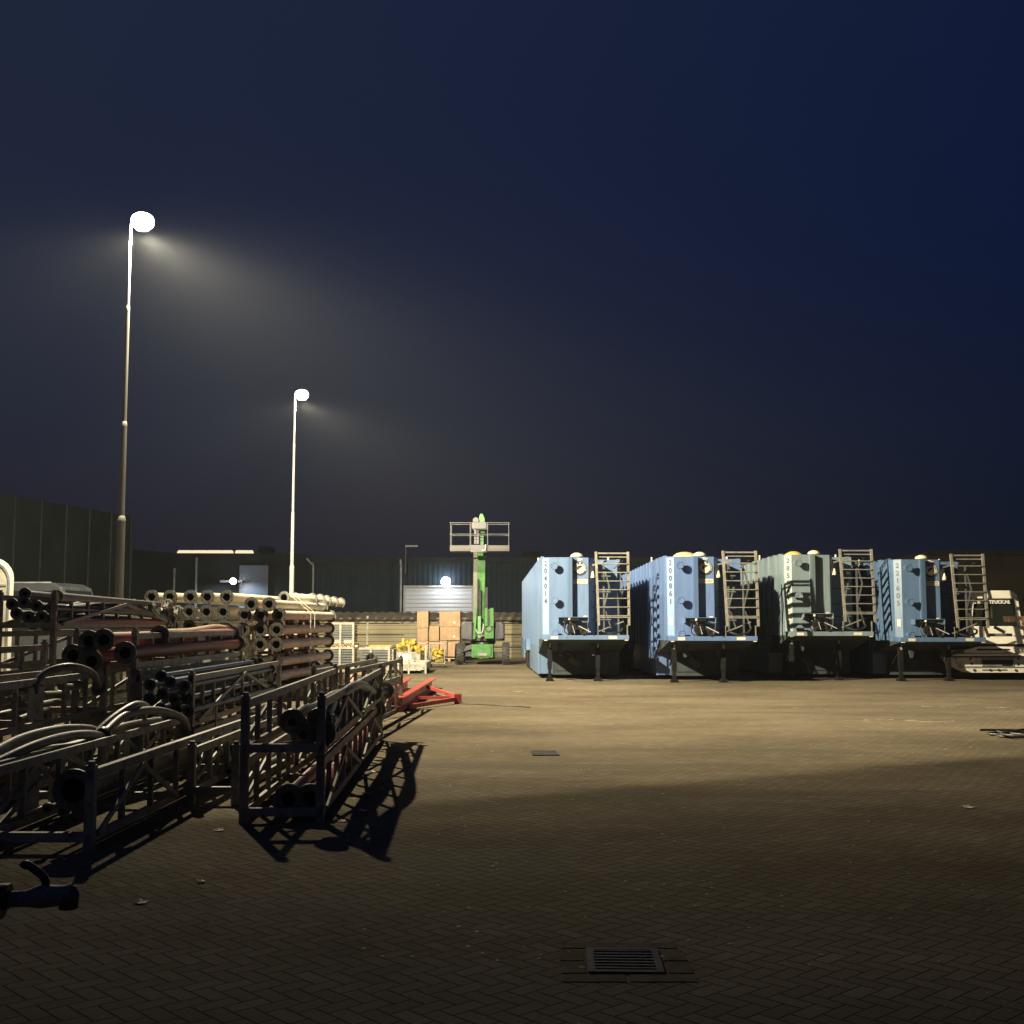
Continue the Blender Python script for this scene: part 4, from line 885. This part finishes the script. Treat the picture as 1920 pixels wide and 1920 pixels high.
# ------------------------------------------------------------------ big pipe stacks
def pipe_row(zs, xs, y, Ln, dirx, lab, group, rt=.10, rf=.155, mats=(PALEPIPE,)):
    for r_, (z, row) in enumerate(zip(zs, xs)):
        for c_, x in enumerate(row):
            yy = y + random.uniform(-.10, .10)
            flanged_pipe('%s, %s from left in %s row' % (lab, ORD[c_ + 1], ORD[r_ + 1]), (x, yy, z), (x + dirx * Ln, yy + Ln, z), rt, rf, random.choice(mats) if c_ < len(row) - 1 else PALEPIPE, group, 8, fm=DARKFL)
dX = lambda u: (u - 960) / F * 25
pipe_row([2.06, 1.83, 1.52, 1.21, .84, .54], [[dX(474), dX(506)], [dX(459), dX(490), dX(523)], [dX(456), dX(489), dX(521)], [dX(458), dX(490), dX(521)], [dX(458), dX(489), dX(519)], [dX(460), dX(491), dX(522)]], 25, 5.0, .066,
         'pale pipe of the right pipe stack', 'pipes of the right pipe stack', mats=(PALEPIPE, PALEPIPE, ORANGEPIPE))
t = thing('pipe_cradle', 'maroon cradle with bearers between the rows of the right pipe stack', 'cradle', (-5.3, 25, 0))
for y in (26.6, 28.4):
    sh = .066 * (y - 25)
    for x in (-5.535, -5.165):
        W().box(x + sh - .02, x + sh + .02, y - .20, y + .20, .04, 1.98).build('spacer', MAROON, t, True)
    for z in (.33, .67, 1.0, 1.345, 1.65):
        W().box(-5.85 + sh, -4.98 + sh, y - .25, y + .25, z - .03, z + .03).build('bearer', MAROON, t, True)
W().box(-5.95, -4.5, 25.8, 29.5, 0, .33).build('base', DKGALV, t, True)
m = W()
for y in (27.2, 27.6):
    sh = .066 * (y - 25); xr_ = -4.82 + sh + .03
    m.bar((xr_, y, .4), (xr_, y, 1.9), .03, .008, up=(1, 0, 0)); m.bar((xr_, y, 1.9), (xr_ - .5, y, 2.32), .03, .008)
m.build('strap', STICKER, t, True)
dX2 = lambda u: (u - 960) / F * 25.3
pipe_row([2.22, 1.90, 1.58], [[dX2(u) for u in (288, 320, 357, 390, 424)], [dX2(u) for u in (292, 325, 358, 389, 420)], [dX2(u) for u in (290, 322, 355, 389, 420)]], 25.3, 8.6, .066, 'pale pipe of the left pipe stack', 'pipes of the left pipe stack')
t = thing('pipe_cradle', 'dark cradle carrying the left pipe stack', 'cradle', (-7, 25, 0))
for y in (26.2, 32.4):
    sh = .066 * (y - 25); W().box(-7.9 + sh, -5.95 + sh, y - .3, y + .3, 0, 1.41).build('support', DKGALV, t, True)
for i, (u, v, d) in enumerate(((532, 1121, 28), (551, 1122, 30.0), (566, 1124, 31.6), (582, 1126, 33.0), (597, 1128, 34.2))):
    p = wp(u, v, d); flanged_pipe('short pipe on top of the right pipe stack, %s from left' % ORD[i + 1], p, p + Vector((.5, 1.1, -.02)), .12, .16, PALEPIPE, 'short pipes on top of the right stack', 8)

# ------------------------------------------------------------------ goods in the middle distance
def panel_rack(u0, u1, v0, v1, d, label, tilt=0):
    a, b = wp(u0, v0, d), wp(u1, v1, d); t = thing('panel_rack', label, 'rack', (a.x, d, max(0, b.z)), 0, 'racks of grey panels')
    w_ = b.x - a.x; h = a.z - b.z; n = 7; dep = 1.15
    for i in range(n):
        z0 = .12 + i * (h - .2) / n; W().box(.04 + random.uniform(-.015, .015), w_ - .05, .03, dep, z0, z0 + (h - .2) / n - .022).build('grey_panel', SLATE, t)
    m = W(); m.box(0, w_, -.02, .03, h - .07, h); m.box(0, w_, dep - .02, dep + .03, h - .07, h); m.box(0, .06, 0, dep, h - .07, h - .002); m.box(w_ - .06, w_ - .001, 0, dep, h - .07, h - .002); m.build('top_frame', CREAMFR, t)
    for x in (w_ * .35, w_ - .07): W().box(x, x + .07, -.04, .01, 0, h).build('post', CREAMFR, t)
    for x in (.0, w_ * .55): W().box(x, x + w_ * .42, -.045, -.0, .08, .20).build('label_board', CREAMFR, t)
    W().box(-.02, w_ + .02, 0, dep, 0, .055).build('base', TIMBER, t)
    return t
panel_rack(622, 664, 1167, 1211, 40.0, 'upper rack of grey panels behind the pipe stacks')
panel_rack(620, 664, 1213, 1258, 40.0, 'lower rack of grey panels behind the pipe stacks')
panel_rack(673, 731, 1214, 1262, 38.8, 'wide rack of grey panels between the tall rack and the flat trolley')
# flat trolley
a, b = wp(742, 1245, 38.6), wp(798, 1262, 38.6)
t = thing('flat_trolley', 'empty flat trolley with a pale top in front of the yellow fittings', 'trolley', (a.x, 38.6, 0)); w_ = b.x - a.x
W().box(0, w_, 0, 2.6, .30, .36).build('table_top', pm('pale_board_top', (.55, .47, .36), .6, 0, .1, 4), t)
W().box(0, w_, -.0, 2.6, .12, .295).build('base_frame', DKGALV, t)
for x, h in ((.40, .92), (w_ - .03, .92)): W().box(x, x + .06, -.05, 0, .0, h).build('stake', CREAMFR, t)
for x in (.02, .46): W().box(x, x + .36, -.03, -.002, .10, .20).build('label_board', CREAMFR, t)
for x in (.05, w_ - .15):
    for y in (.1, 2.4): W().box(x, x + .1, y, y + .1, 0, .12).build('foot', BLACKP, t)
W().lathe((w_ * .55, .6, .36), [(0, .07), (.05, .06), (.06, .0)], 10).build('small_cup', WHITEINK, t)
# yellow fittings heap and cages
rnd = random.Random(3)
t = thing('fittings_pallet', 'pallet heaped with yellow pipe fittings behind the flat trolley', 'pallet', (tcx(742, 42), 42, 0))
W().box(0, .95, 0, 1.0, 0, .12).build('pallet', TIMBER, t); W().box(.05, .9, .05, .9, .12, .62).build('crate', DKGALV, t)
for i in range(16):
    c = Vector((rnd.uniform(.05, .85), rnd.uniform(.05, .8), .66 + rnd.uniform(0, .28))); dd = Vector((rnd.uniform(-1, 1), rnd.uniform(-1, 1), rnd.uniform(-.3, .6))).normalized()
    m = W(); m.tube(smooth_path([c - dd * .16, c, c + dd * .1 + Vector((0, 0, .1))], 3), .065, 10); m.ring(c - dd * .16, -dd, .105, .05, .03, 14, 6, .01); m.build('yellow_fitting', YEL, t)
t = thing('yellow_bar_stack', 'row of yellow bars on a pallet between the grey racks', 'bars', (tcx(690, 42.5), 42.5, 0))
for i in range(5): W().box(-.1 + rnd.uniform(0, .1), .75 + rnd.uniform(0, .2), i * .2, i * .2 + .14, .70, .84).build('yellow_bar', YEL, t)
W().box(-.1, .95, 0, 1, 0, .69).build('support_crate', DKGALV, t)
t = thing('yellow_clamps', 'yellow and black clamps lying on the lower panel rack', 'clamps', (tcx(630, 39.9), 39.9, wp(630, 1213, 40).z - .005))
for i in range(6): 
    m = W(); m.prism([(i * .13, .0), (i * .13 + .09, .0), (i * .13 + .12, .06), (i * .13 + .03, .07)], 'y', .1, .35); m.build('clamp', YEL if i % 2 == 0 else STICKER, t)
def cage(u0, u1, v0, v1, d, label, fill):
    a, b = wp(u0, v0, d), wp(u1, v1, d); w_ = b.x - a.x; h = a.z - .1; t = thing('cage_trolley', label, 'cage trolley', (a.x, d, 0), 0, 'cage trolleys with yellow fittings')
    m = W()
    for x in (0, w_):
        for y in (0, .7): m.tube([(x, y, .1), (x, y, h + .1)], .018, 6)
    for z in (.16, h * .5, h + .1):
        for y in (0, .7): m.tube([(0, y, z), (w_, y, z)], .014, 6)
        for x in (0, w_): m.tube([(x, 0, z), (x, .7, z)], .014, 6)
    m.build('cage_frame', DKGALV, t)
    for x in (.04, w_ - .04):
        for y in (.04, .66): W().tube([(x - .015, y, .055), (x + .015, y, .055)], .055, 12).build('castor', BLACKP, t)
    W().box(.01, w_ - .01, .01, .69, .14, .16).build('cage_floor', DKGALV, t)
    m = W(); k = 0
    while k < fill:
        c = Vector((rnd.uniform(.08, w_ - .08), rnd.uniform(.06, .6), rnd.uniform(.22, .22 + h * .55))); m.tube([c, c + Vector((rnd.uniform(-.1, .1), rnd.uniform(-.12, .12), rnd.uniform(-.05, .12)))], .06, 9); k += 1
    m.build('yellow_fittings', YEL, t)['kind'] = 'stuff'
cage(773, 799, 1207, 1250, 43.5, 'left cage trolley with yellow fittings in front of the cardboard boxes', 26)
cage(805, 834, 1207, 1250, 43.6, 'right cage trolley with yellow fittings in front of the cardboard boxes', 34)
t = thing('white_tank', 'small white cylinder beside the heap of yellow fittings', 'cylinder', (tcx(748, 40.5), 40.5, .45)); W().tube([(0, 0, 0), (.42, .1, 0)], .14, 18).build('drum', WHITEINK, t); W().box(.0, .4, -.08, .12, -.45, -.12).build('stand', DKGALV, t)

# cardboard boxes
BX = [(782, 803, 1146, 1177, 50, 'tall cardboard box alone on top of the left box stack'), (783, 802, 1178, 1202, 50, 'cardboard box below the tall one at left'), (803, 823, 1173, 1202, 50.2, 'cardboard box with a lifted flap between the two stacks'),
      (782, 803, 1202, 1231, 50, 'bottom left cardboard box'), (804, 823, 1203, 1231, 50.1, 'bottom box under the one with the lifted flap'),
      (824, 863, 1146, 1175, 50.3, 'wide cardboard box on top of the right box stack'), (825, 862, 1175.5, 1200.5, 50.2, 'wide cardboard box in the middle of the right box stack'), (824, 838, 1201, 1231, 50.2, 'narrow box at the bottom left of the right box stack'), (839, 862, 1201, 1231, 50.3, 'box at the bottom right of the right box stack')]
zfl = 0
for i, (u0, u1, v0, v1, d, lab) in enumerate(BX):
    a, b = wp(u0, v0, d), wp(u1, v1, d); z0 = max(.16, b.z); w_ = b.x - a.x
    t = thing('cardboard_box', lab, 'cardboard box', ((a.x + b.x) / 2, d, z0), R(rnd.uniform(-3, 3)), 'stacked cardboard boxes')
    h = a.z - z0 - .006; m = W(); m.box(-w_ / 2, w_ / 2, 0, 1.0, 0, h); m.build('carton', CARD, t, bevel=.012)
    W().box(-.025, .025, -.004, -.001, .0, h).build('tape', pm('brown_tape', (.30, .19, .09), .35), t)
    if i == 2: m = W(); m.add([(-w_ / 2, -.0, h), (w_ / 2, 0, h + .18), (w_ / 2, .4, h + .2), (-w_ / 2, .4, h + .02)], [(0, 1, 2, 3)]); f_ = m.build('flap', CARD, t); f_.modifiers.new('t', 'SOLIDIFY').thickness = .01
    if i in (5, 6): W().box(w_ * .18, w_ * .26, -.006, -.002, h * .2, h * .36).build('label_sticker', STICKER, t)
for u0, u1, lab in ((781, 823, 'timber pallet under the left stack of boxes'), (823, 864, 'timber pallet under the right stack of boxes')):
    a = tcx(u0, 50.2); b = tcx(u1, 50.2); t = thing('pallet', lab, 'pallet', (a, 50.0, 0), 0, 'pallets under the boxes')
    W().box(0, b - a - .02, 0, 1.1, .12, .15).build('deck_boards', TIMBER, t)
    for x in (0, (b - a) / 2 - .05, b - a - .12): W().box(x, x + .1, .0, 1.1, 0, .118).build('bearer', TIMBER, t)

# timber planks on short red-white blocks
t = thing('plank_pile', 'pile of long weathered planks on red and white blocks beyond the nearest stack', 'planks', (tcx(640, 33), 33, 0))
for i in range(5):
    W().box(-.3 + rnd.uniform(-.1, .1), 1.15 + rnd.uniform(-.1, .1), i * .3, i * .3 + .22, .22, .27).build('plank', TIMBER, t)
for x in (-.1, .22, .62): W().box(x, x + .16, -.02, .2, 0, .215).build('block', pm('red_white_block', (.60, .30, .25), .6, 0, .3, 12, dirt=(.6, .1, .08)), t)
W().box(.78, .90, -.1, .1, .0, .34).build('green_marker', GREEN, t)

# ------------------------------------------------------------------ red frames on the ground
def channel_beam(p, q, h, label, wd=.16):
    p, q = Vector(p), Vector(q); t = thing('red_beam', label, 'beam', p, 0, 'red channel beams'); L_ = q - p; d = L_.normalized(); s = d.cross(Vector((0, 0, 1))).normalized()
    m = W(); m.bar((0, 0, h / 2), L_ + Vector((0, 0, h / 2)), .02, h - .04); m.build('web', RED, t)
    for z in (.012, h - .012):
        m = W(); m.bar(s * .05 + Vector((0, 0, z)), s * .05 + L_ + Vector((0, 0, z)), wd, .02); m.build('flange_plate', RED, t)
    m = W(); n = max(3, int(L_.length / .45))
    for i in range(n):
        c = d * (.25 + i * (L_.length - .4) / (n - 1)); m.box(c.x - .01, c.x + .01, c.y - .05, c.y + .05, h * .3, h * .7)
    m.build('slot', BLACKP, t)
    W().box(-.12, .12, -.06, .06, 0, .08).build('foot_block', pm('dark_red_foot', (.25, .03, .03)), t)
    return t
channel_beam((-2.17, 22.4, .02), (-2.05, 30.2, .02), .25, 'longer red channel beam lying towards the boom lift')
channel_beam((-2.62, 23.6, .02), (-2.62, 29.6, .02), .28, 'shorter red channel beam left of the longer one')
channel_beam((-3.1, 24.6, .02), (-3.0, 27.6, .02), .26, 'short red beam partly behind the nearest stack')
t = thing('red_frame', 'red triangular frame with a perforated edge, pointing right on the ground', 'frame', (-1.1, 24.5, 0))
T_ = Vector((-1.13, 24.6, .10)); N1 = Vector((-2.0, 22.9, .06)); F1 = Vector((-2.0, 28.0, .16)); F2 = Vector((-1.6, 26.5, .2))
m = W(); m.bar(N1, T_, .06, .08); m.build('perforated_bar', RED, t, True)
m = W()
for i in range(12):
    c = N1.lerp(T_, .06 + .075 * i); m.box(c.x - .016, c.x + .016, c.y - .05, c.y + .02, c.z - .03, c.z + .03)
m.build('perforation', BLACKP, t, True)
W().bar(F1, T_ + Vector((0, .1, .03)), .07, .07).build('tube_bar', RED, t, True)
W().bar(Vector((-2.0, 24.6, .12)), T_ + Vector((-.15, .1, .02)), .06, .06).build('tube_bar', RED, t, True)
W().box(T_.x - .06, T_.x + .08, T_.y - .12, T_.y + .1, 0, .2).build('coupling_lug', pm('dark_red_foot', (.25, .03, .03)), t, True)
t = hose('thin dark cable trailing right from the tip of the red frame', [(-1.08, 24.5, .012), (-.6, 24.2, .012), (-.25, 23.9, .012), (.1, 23.7, .012), (.35, 23.4, .012)], .012, BLACKHOSE, 'cables on the ground', fl=False)
t['category'] = 'cable'; t.name = 'cable'

# hose coil at the right edge
t = thing('cable_coil', 'loosely coiled black cable on the paving at the right edge', 'cable', (7.9, 17.6, 0))
rnd2 = random.Random(5); pts = []
for j in range(44):
    a = j * 2 * math.pi / 11; r_ = .42 + .16 * math.sin(j * 1.3) + .05 * (j // 11); pts.append((r_ * math.cos(a) * 1.25 + .05 * math.sin(j * .7), r_ * math.sin(a) * .85, .02 + .012 * (j // 11)))
W().tube(smooth_path(pts, 3), .017, 8).build('coil', BLACKHOSE, t)
W().tube(smooth_path([(-.62, .9, .02), (.1, .85, .02), (1.2, .8, .02)], 6), .017, 8).build('loose_end', BLACKHOSE, t)
W().box(-.06, .02, -.35, -.28, .06, .13).build('cable_tie', WHITEINK, t)

# ------------------------------------------------------------------ drains
def grate(c, w_, l_, label, n, rz=0, fr=.035):
    t = thing('drain_grate', label, 'drain', (c.x, c.y, 0), rz)
    m = W(); x, y = w_ / 2, l_ / 2
    m.box(-x, x, -y, -y + fr, .0, .012); m.box(-x, x, y - fr, y, .0, .012); m.box(-x, -x + fr, -y + fr, y - fr, .0, .012); m.box(x - fr, x, -y + fr, y - fr, .0, .012); m.build('frame', CASTIRON, t)
    W().box(-x + fr, x - fr, -y + fr, y - fr, .002, .004).build('pit', INNER, t)
    if n:
        st = (l_ - 2 * fr) / n
        for i in range(n): W().box(-x + fr, x - fr, -y + fr + i * st + st * .55, -y + fr + (i + 1) * st, .005, .0105).build('grate_bar', CASTIRON, t)
    else: W().box(-x + fr + .004, x - fr - .004, -y + fr + .004, y - fr - .004, .005, .010).build('cover_plate', CASTIRON, t)
    return t
a = gp(1170, 1803); grate(a, .37, .42, 'slotted iron drain grate in the foreground paving', 7, R(-2))
m = W(); bx_, by_ = a.x, a.y
for (x0_, x1_, y0_, y1_) in ((-.32, -.20, -.2, -.01), (-.32, -.20, .01, .2), (.20, .32, -.2, -.01), (.20, .32, .01, .2), (-.32, -.02, -.34, -.23), (.0, .32, -.34, -.23), (-.3, .0, .235, .33), (.02, .3, .235, .33)):
    m.box(bx_ + x0_, bx_ + x1_, by_ + y0_, by_ + y1_, -.02, .004)
tag(m.build('paving_border', pm('border_brick', (.135, .110, .068), .9, 0, .25, 9, .4, 60, spec=.05)), kind='structure')
a = gp(1021, 1413); grate(a, .34, .5, 'plain iron cover in the paving in the middle distance', 0, R(3))

# worn white marks on the paving
wm, tn, bb = nodes('worn_white_mark'); bb.inputs['Base Color'].default_value = (.5, .46, .37, 1); bb.inputs['Roughness'].default_value = .7
tcn = tn.nodes.new('ShaderNodeTexCoord'); no = tn.nodes.new('ShaderNodeTexNoise'); no.inputs['Scale'].default_value = 4.5; no.inputs['Detail'].default_value = 8; no.inputs['Roughness'].default_value = .75
mpn = tn.nodes.new('ShaderNodeMapping'); mpn.inputs['Scale'].default_value = (.5, 1.2, 1)
rg = tn.nodes.new('ShaderNodeMapRange'); rg.inputs[1].default_value = .53; rg.inputs[2].default_value = .60; rg.inputs[4].default_value = .9
tn.links.new(tcn.outputs['Object'], mpn.inputs[0]); tn.links.new(mpn.outputs[0], no.inputs['Vector']); tn.links.new(no.outputs[0], rg.inputs[0]); tn.links.new(rg.outputs[0], bb.inputs['Alpha'])
m = W()
def strip(u0, v0, u1, v1, w_):
    p, q = gp(u0, v0), gp(u1, v1); m.add([(p.x, p.y, .004), (q.x, q.y, .004), (q.x, q.y + w_, .004), (p.x, p.y + w_, .004)], [(0, 1, 2, 3)])
strip(960, 1298, 1130, 1306, .5); strip(1490, 1329, 1620, 1333, .3); strip(1730, 1325, 1960, 1329, .25); strip(1580, 1352, 1800, 1355, .5); strip(1040, 1290, 1180, 1296, .2); strip(800, 1275, 860, 1276, .2); strip(1800, 1272, 1950, 1274, .5)
tag(m.build('worn_paint', wm), kind='structure')

# ------------------------------------------------------------------ leaves and litter
def leaf(u, v, s, rz, label, mat=LEAF):
    p = gp(u, v); t = MB()
    out = [(0, -.5), (.18, -.32), (.5, -.3), (.28, -.05), (.42, .25), (.12, .22), (0, .5), (-.14, .2), (-.45, .28), (-.25, -.02), (-.5, -.28), (-.15, -.3)]
    vs = [(x * s, y * s, .012 + .12 * s * abs(x) + .05 * s * math.sin(5 * y)) for x, y in out] + [(0, 0, .006)]
    t.add(vs, [(i, (i + 1) % 12, 12) for i in range(12)]); o = t.build('dry_leaf', mat); o.location = (p.x, p.y, 0); o.rotation_euler = (0, 0, rz)
    tag(o, label, 'leaf', 'dry leaves')
leaf(1812, 1515, .13, .4, 'pale dry leaf lying alone on the dark paving at right')
leaf(262, 1694, .10, 1.2, 'curled dry leaf on the paving right of the tow hitch')
leaf(375, 1655, .08, 2.0, 'small torn leaf farther right of the tow hitch')
leaf(410, 1558, .10, .2, 'pale leaf between the two foreground stillages')
leaf(700, 1448, .11, .7, 'pale leaf inside the shadow of the nearest stack')
leaf(688, 1490, .13, 2.2, 'larger pale leaf nearer in the shadow of the nearest stack')
leaf(678, 1522, .10, 1.2, 'leaf in the shadow close to the lower rail of the nearest stack')
leaf(641, 1541, .09, .3, 'leaf at the front corner of the nearest stack')
leaf(1626, 1542, .05, .9, 'tiny pale leaf in the middle of the right foreground')
m = W()
for i in range(300):
    u, v = rnd.uniform(650, 1920), HZ + 95 + 560 * rnd.random() ** 2.2; p = gp(u, v); s = rnd.uniform(.006, .016)
    m.add([(p.x - s, p.y, .004), (p.x, p.y - s, .004), (p.x + s, p.y, .004), (p.x, p.y + s * .7, .004 + s * .25)], [(0, 1, 3), (1, 2, 3), (2, 0, 3)])
tag(m.build('scattered_grit', pm('pale_grit', (.42, .37, .27), .7, 0, .5, 40)), kind='stuff')

# ------------------------------------------------------------------ tow hitch near left
hp = wp(78, 1680, 5.2)
t = thing('tow_hitch', 'dark coupling head with a raised black handle at the bottom left', 'tow hitch', hp, R(4))
STEELH = pm('greyed_hitch_steel', (.17, .165, .16), .6, .1, .35, 14, .3, 70, dirt=(.07, .05, .045))
m = W(); m.tube([(-.13, 0, -.01), (-.06, 0, -.01), (0, 0, .0), (.06, 0, .0), (.10, 0, .005), (.135, 0, .01)], .04, 16, radii=[.034, .036, .052, .045, .040, .046]); m.build('coupling_head', STEELH, t)
m = W(); m.lathe((.115, 0, -.005), [(0, .05), (.03, .045), (.045, .01), (.04, -.05), (.0, -.05)], 14); m.build('ball_cup', CASTIRON, t)
m = W(); m.tube(smooth_path([(.015, 0, .04), (.01, 0, .075), (-.03, 0, .11), (-.07, 0, .135), (-.085, 0, .125)], 4), .018, 10, radii=None); m.build('handle', BLACKP, t, bevel=0)
m = W(); m.tube([(-.30, 0, 0), (-.135, 0, 0)], .055, 14); m.tube([(-.28, 0, -.02), (-.16, 0, -.02)], .07, 14, radii=[.06, .075]); m.build('rubber_gaiter', BLACKP, t)
m = W(); m.box(-2.2, -.27, -.04, .04, -.045, .045); m.build('drawbar', DKGALV, t)
hz_ = hp.z
m = W(); m.tube([(-.75, .08, .35), (-.75, .08, -hz_ + .12)], .025, 10); m.tube([(-.78, .08, -hz_ + .11), (-.72, .08, -hz_ + .11)], .11, 18); m.build('jockey_wheel', BLACKP, t)
m = W(); m.tube([(-2.1, -.7, -hz_ + .30), (-2.1, -.5, -hz_ + .30)], .30, 20); m.tube([(-2.1, .5, -hz_ + .30), (-2.1, .7, -hz_ + .30)], .30, 20); m.build('wheel', RUBBER, t)
m = W(); m.box(-2.16, -2.04, -.6, .6, -hz_ + .25, -hz_ + .35); m.box(-2.15, -2.05, -.03, .03, -hz_ + .3, .0); m.build('axle', DKGALV, t)

# ------------------------------------------------------------------ white horse trailer and dark van at the left
d = 25.5; xr_ = tcx(27, d); zt_ = zz(1046, d); w_ = 2.0
t = thing('horse_trailer', 'white horse trailer with a rounded roof at the left edge', 'horse trailer', (xr_ - w_ / 2 * math.cos(R(24)), d - w_ / 2 * math.sin(R(24)), 0), R(24))
prof = [(-w_ / 2, .45), (w_ / 2, .45), (w_ / 2, zt_ - .45)] + [(w_ / 2 - .45 + .45 * math.cos(R(a)), zt_ - .45 + .45 * math.sin(R(a))) for a in (15, 30, 45, 60, 75, 90)] + [(-w_ / 2 + .45 - .45 * math.cos(R(a)), zt_ - .45 + .45 * math.sin(R(a))) for a in (90, 75, 60, 45, 30, 15)] + [(-w_ / 2, zt_ - .45)]
W().prism(prof, 'y', 0, 3.2).build('body', WHITEP, t)
inn = [(x * .88, .5 + (z - .5) * .955) for x, z in prof]
m = W(); m.prism(inn, 'y', -.012, -.002); m.build('rear_panel', pm('pale_panel', (.50, .47, .38), .4), t)
m = W(); pth = [(x * .90, -.02, .5 + (z - .5) * .965) for x, z in prof[1:-1]]
for p, q in zip(pth, pth[1:]): m.bar(p, q, .05, .03, up=(0, 1, 0))
m.box(-w_ / 2 * .85, w_ / 2 * .85, -.03, -.014, zt_ - .62, zt_ - .58); m.build('rear_trim', TRIM, t)
for x in (-w_ / 2 + .02, w_ / 2 - .02):
    W().tube([(x - .08, 1.6, .33), (x + .08, 1.6, .33)], .33, 20).build('wheel', RUBBER, t)
W().box(-.6, .6, .1, 3.1, .30, .45).build('chassis', DKGALV, t)
W().tube([(0, 3.2, .4), (0, 4.4, .4)], .05, 8).build('drawbar', DKGALV, t); W().tube([(0, 4.3, .0), (0, 4.3, .4)], .03, 8).build('jockey_wheel', BLACKP, t)

d = 31.0; xl_, xr_ = tcx(30, d), tcx(155, d); zt_ = zz(1092, d)
t = thing('parked_van', 'dark van parked behind the left rack stack, its roof edge catching light', 'van', (xr_, d, 0), R(-4)); L_ = 4.6
VP = pm('dark_van_paint', (.055, .06, .065), .25, 0, .1, 2); 
body = [(0, .35), (0, 1.15), (-.12, 1.25), (-.55, zt_ - .12), (-.8, zt_), (-L_, zt_), (-L_, .35)]
W().prism(body, 'y', 0, 1.9).build('body', VP, t, bevel=.05, seg=3)
m = W(); m.prism([(-.5, 1.35), (-.72, zt_ - .22), (-1.25, zt_ - .22), (-1.25, 1.35)], 'y', -.012, -.002); m.prism([(-1.4, 1.35), (-1.4, zt_ - .22), (-2.7, zt_ - .22), (-2.7, 1.35)], 'y', -.012, -.002); m.build('side_window', GLASS, t)
m = W(); m.bar((-.16, .95, 1.32), (-.52, .95, zt_ - .2), 1.6, .02, up=(0, 0, 1)); m.build('windscreen', GLASS, t)
W().box(-L_ + .1, -.85, -.02, .03, zt_ - .02, zt_ + .02).build('roof_rail', TRIM, t)
W().box(-.45, -.15, -.02, -.005, .85, 1.0).build('headlight', TRIM, t)
for x in (-.8, -3.7): W().tube([(x, -.02, .34), (x, .2, .34)], .34, 20).build('wheel', RUBBER, t); W().tube([(x, 1.7, .34), (x, 1.92, .34)], .34, 20).build('wheel', RUBBER, t)
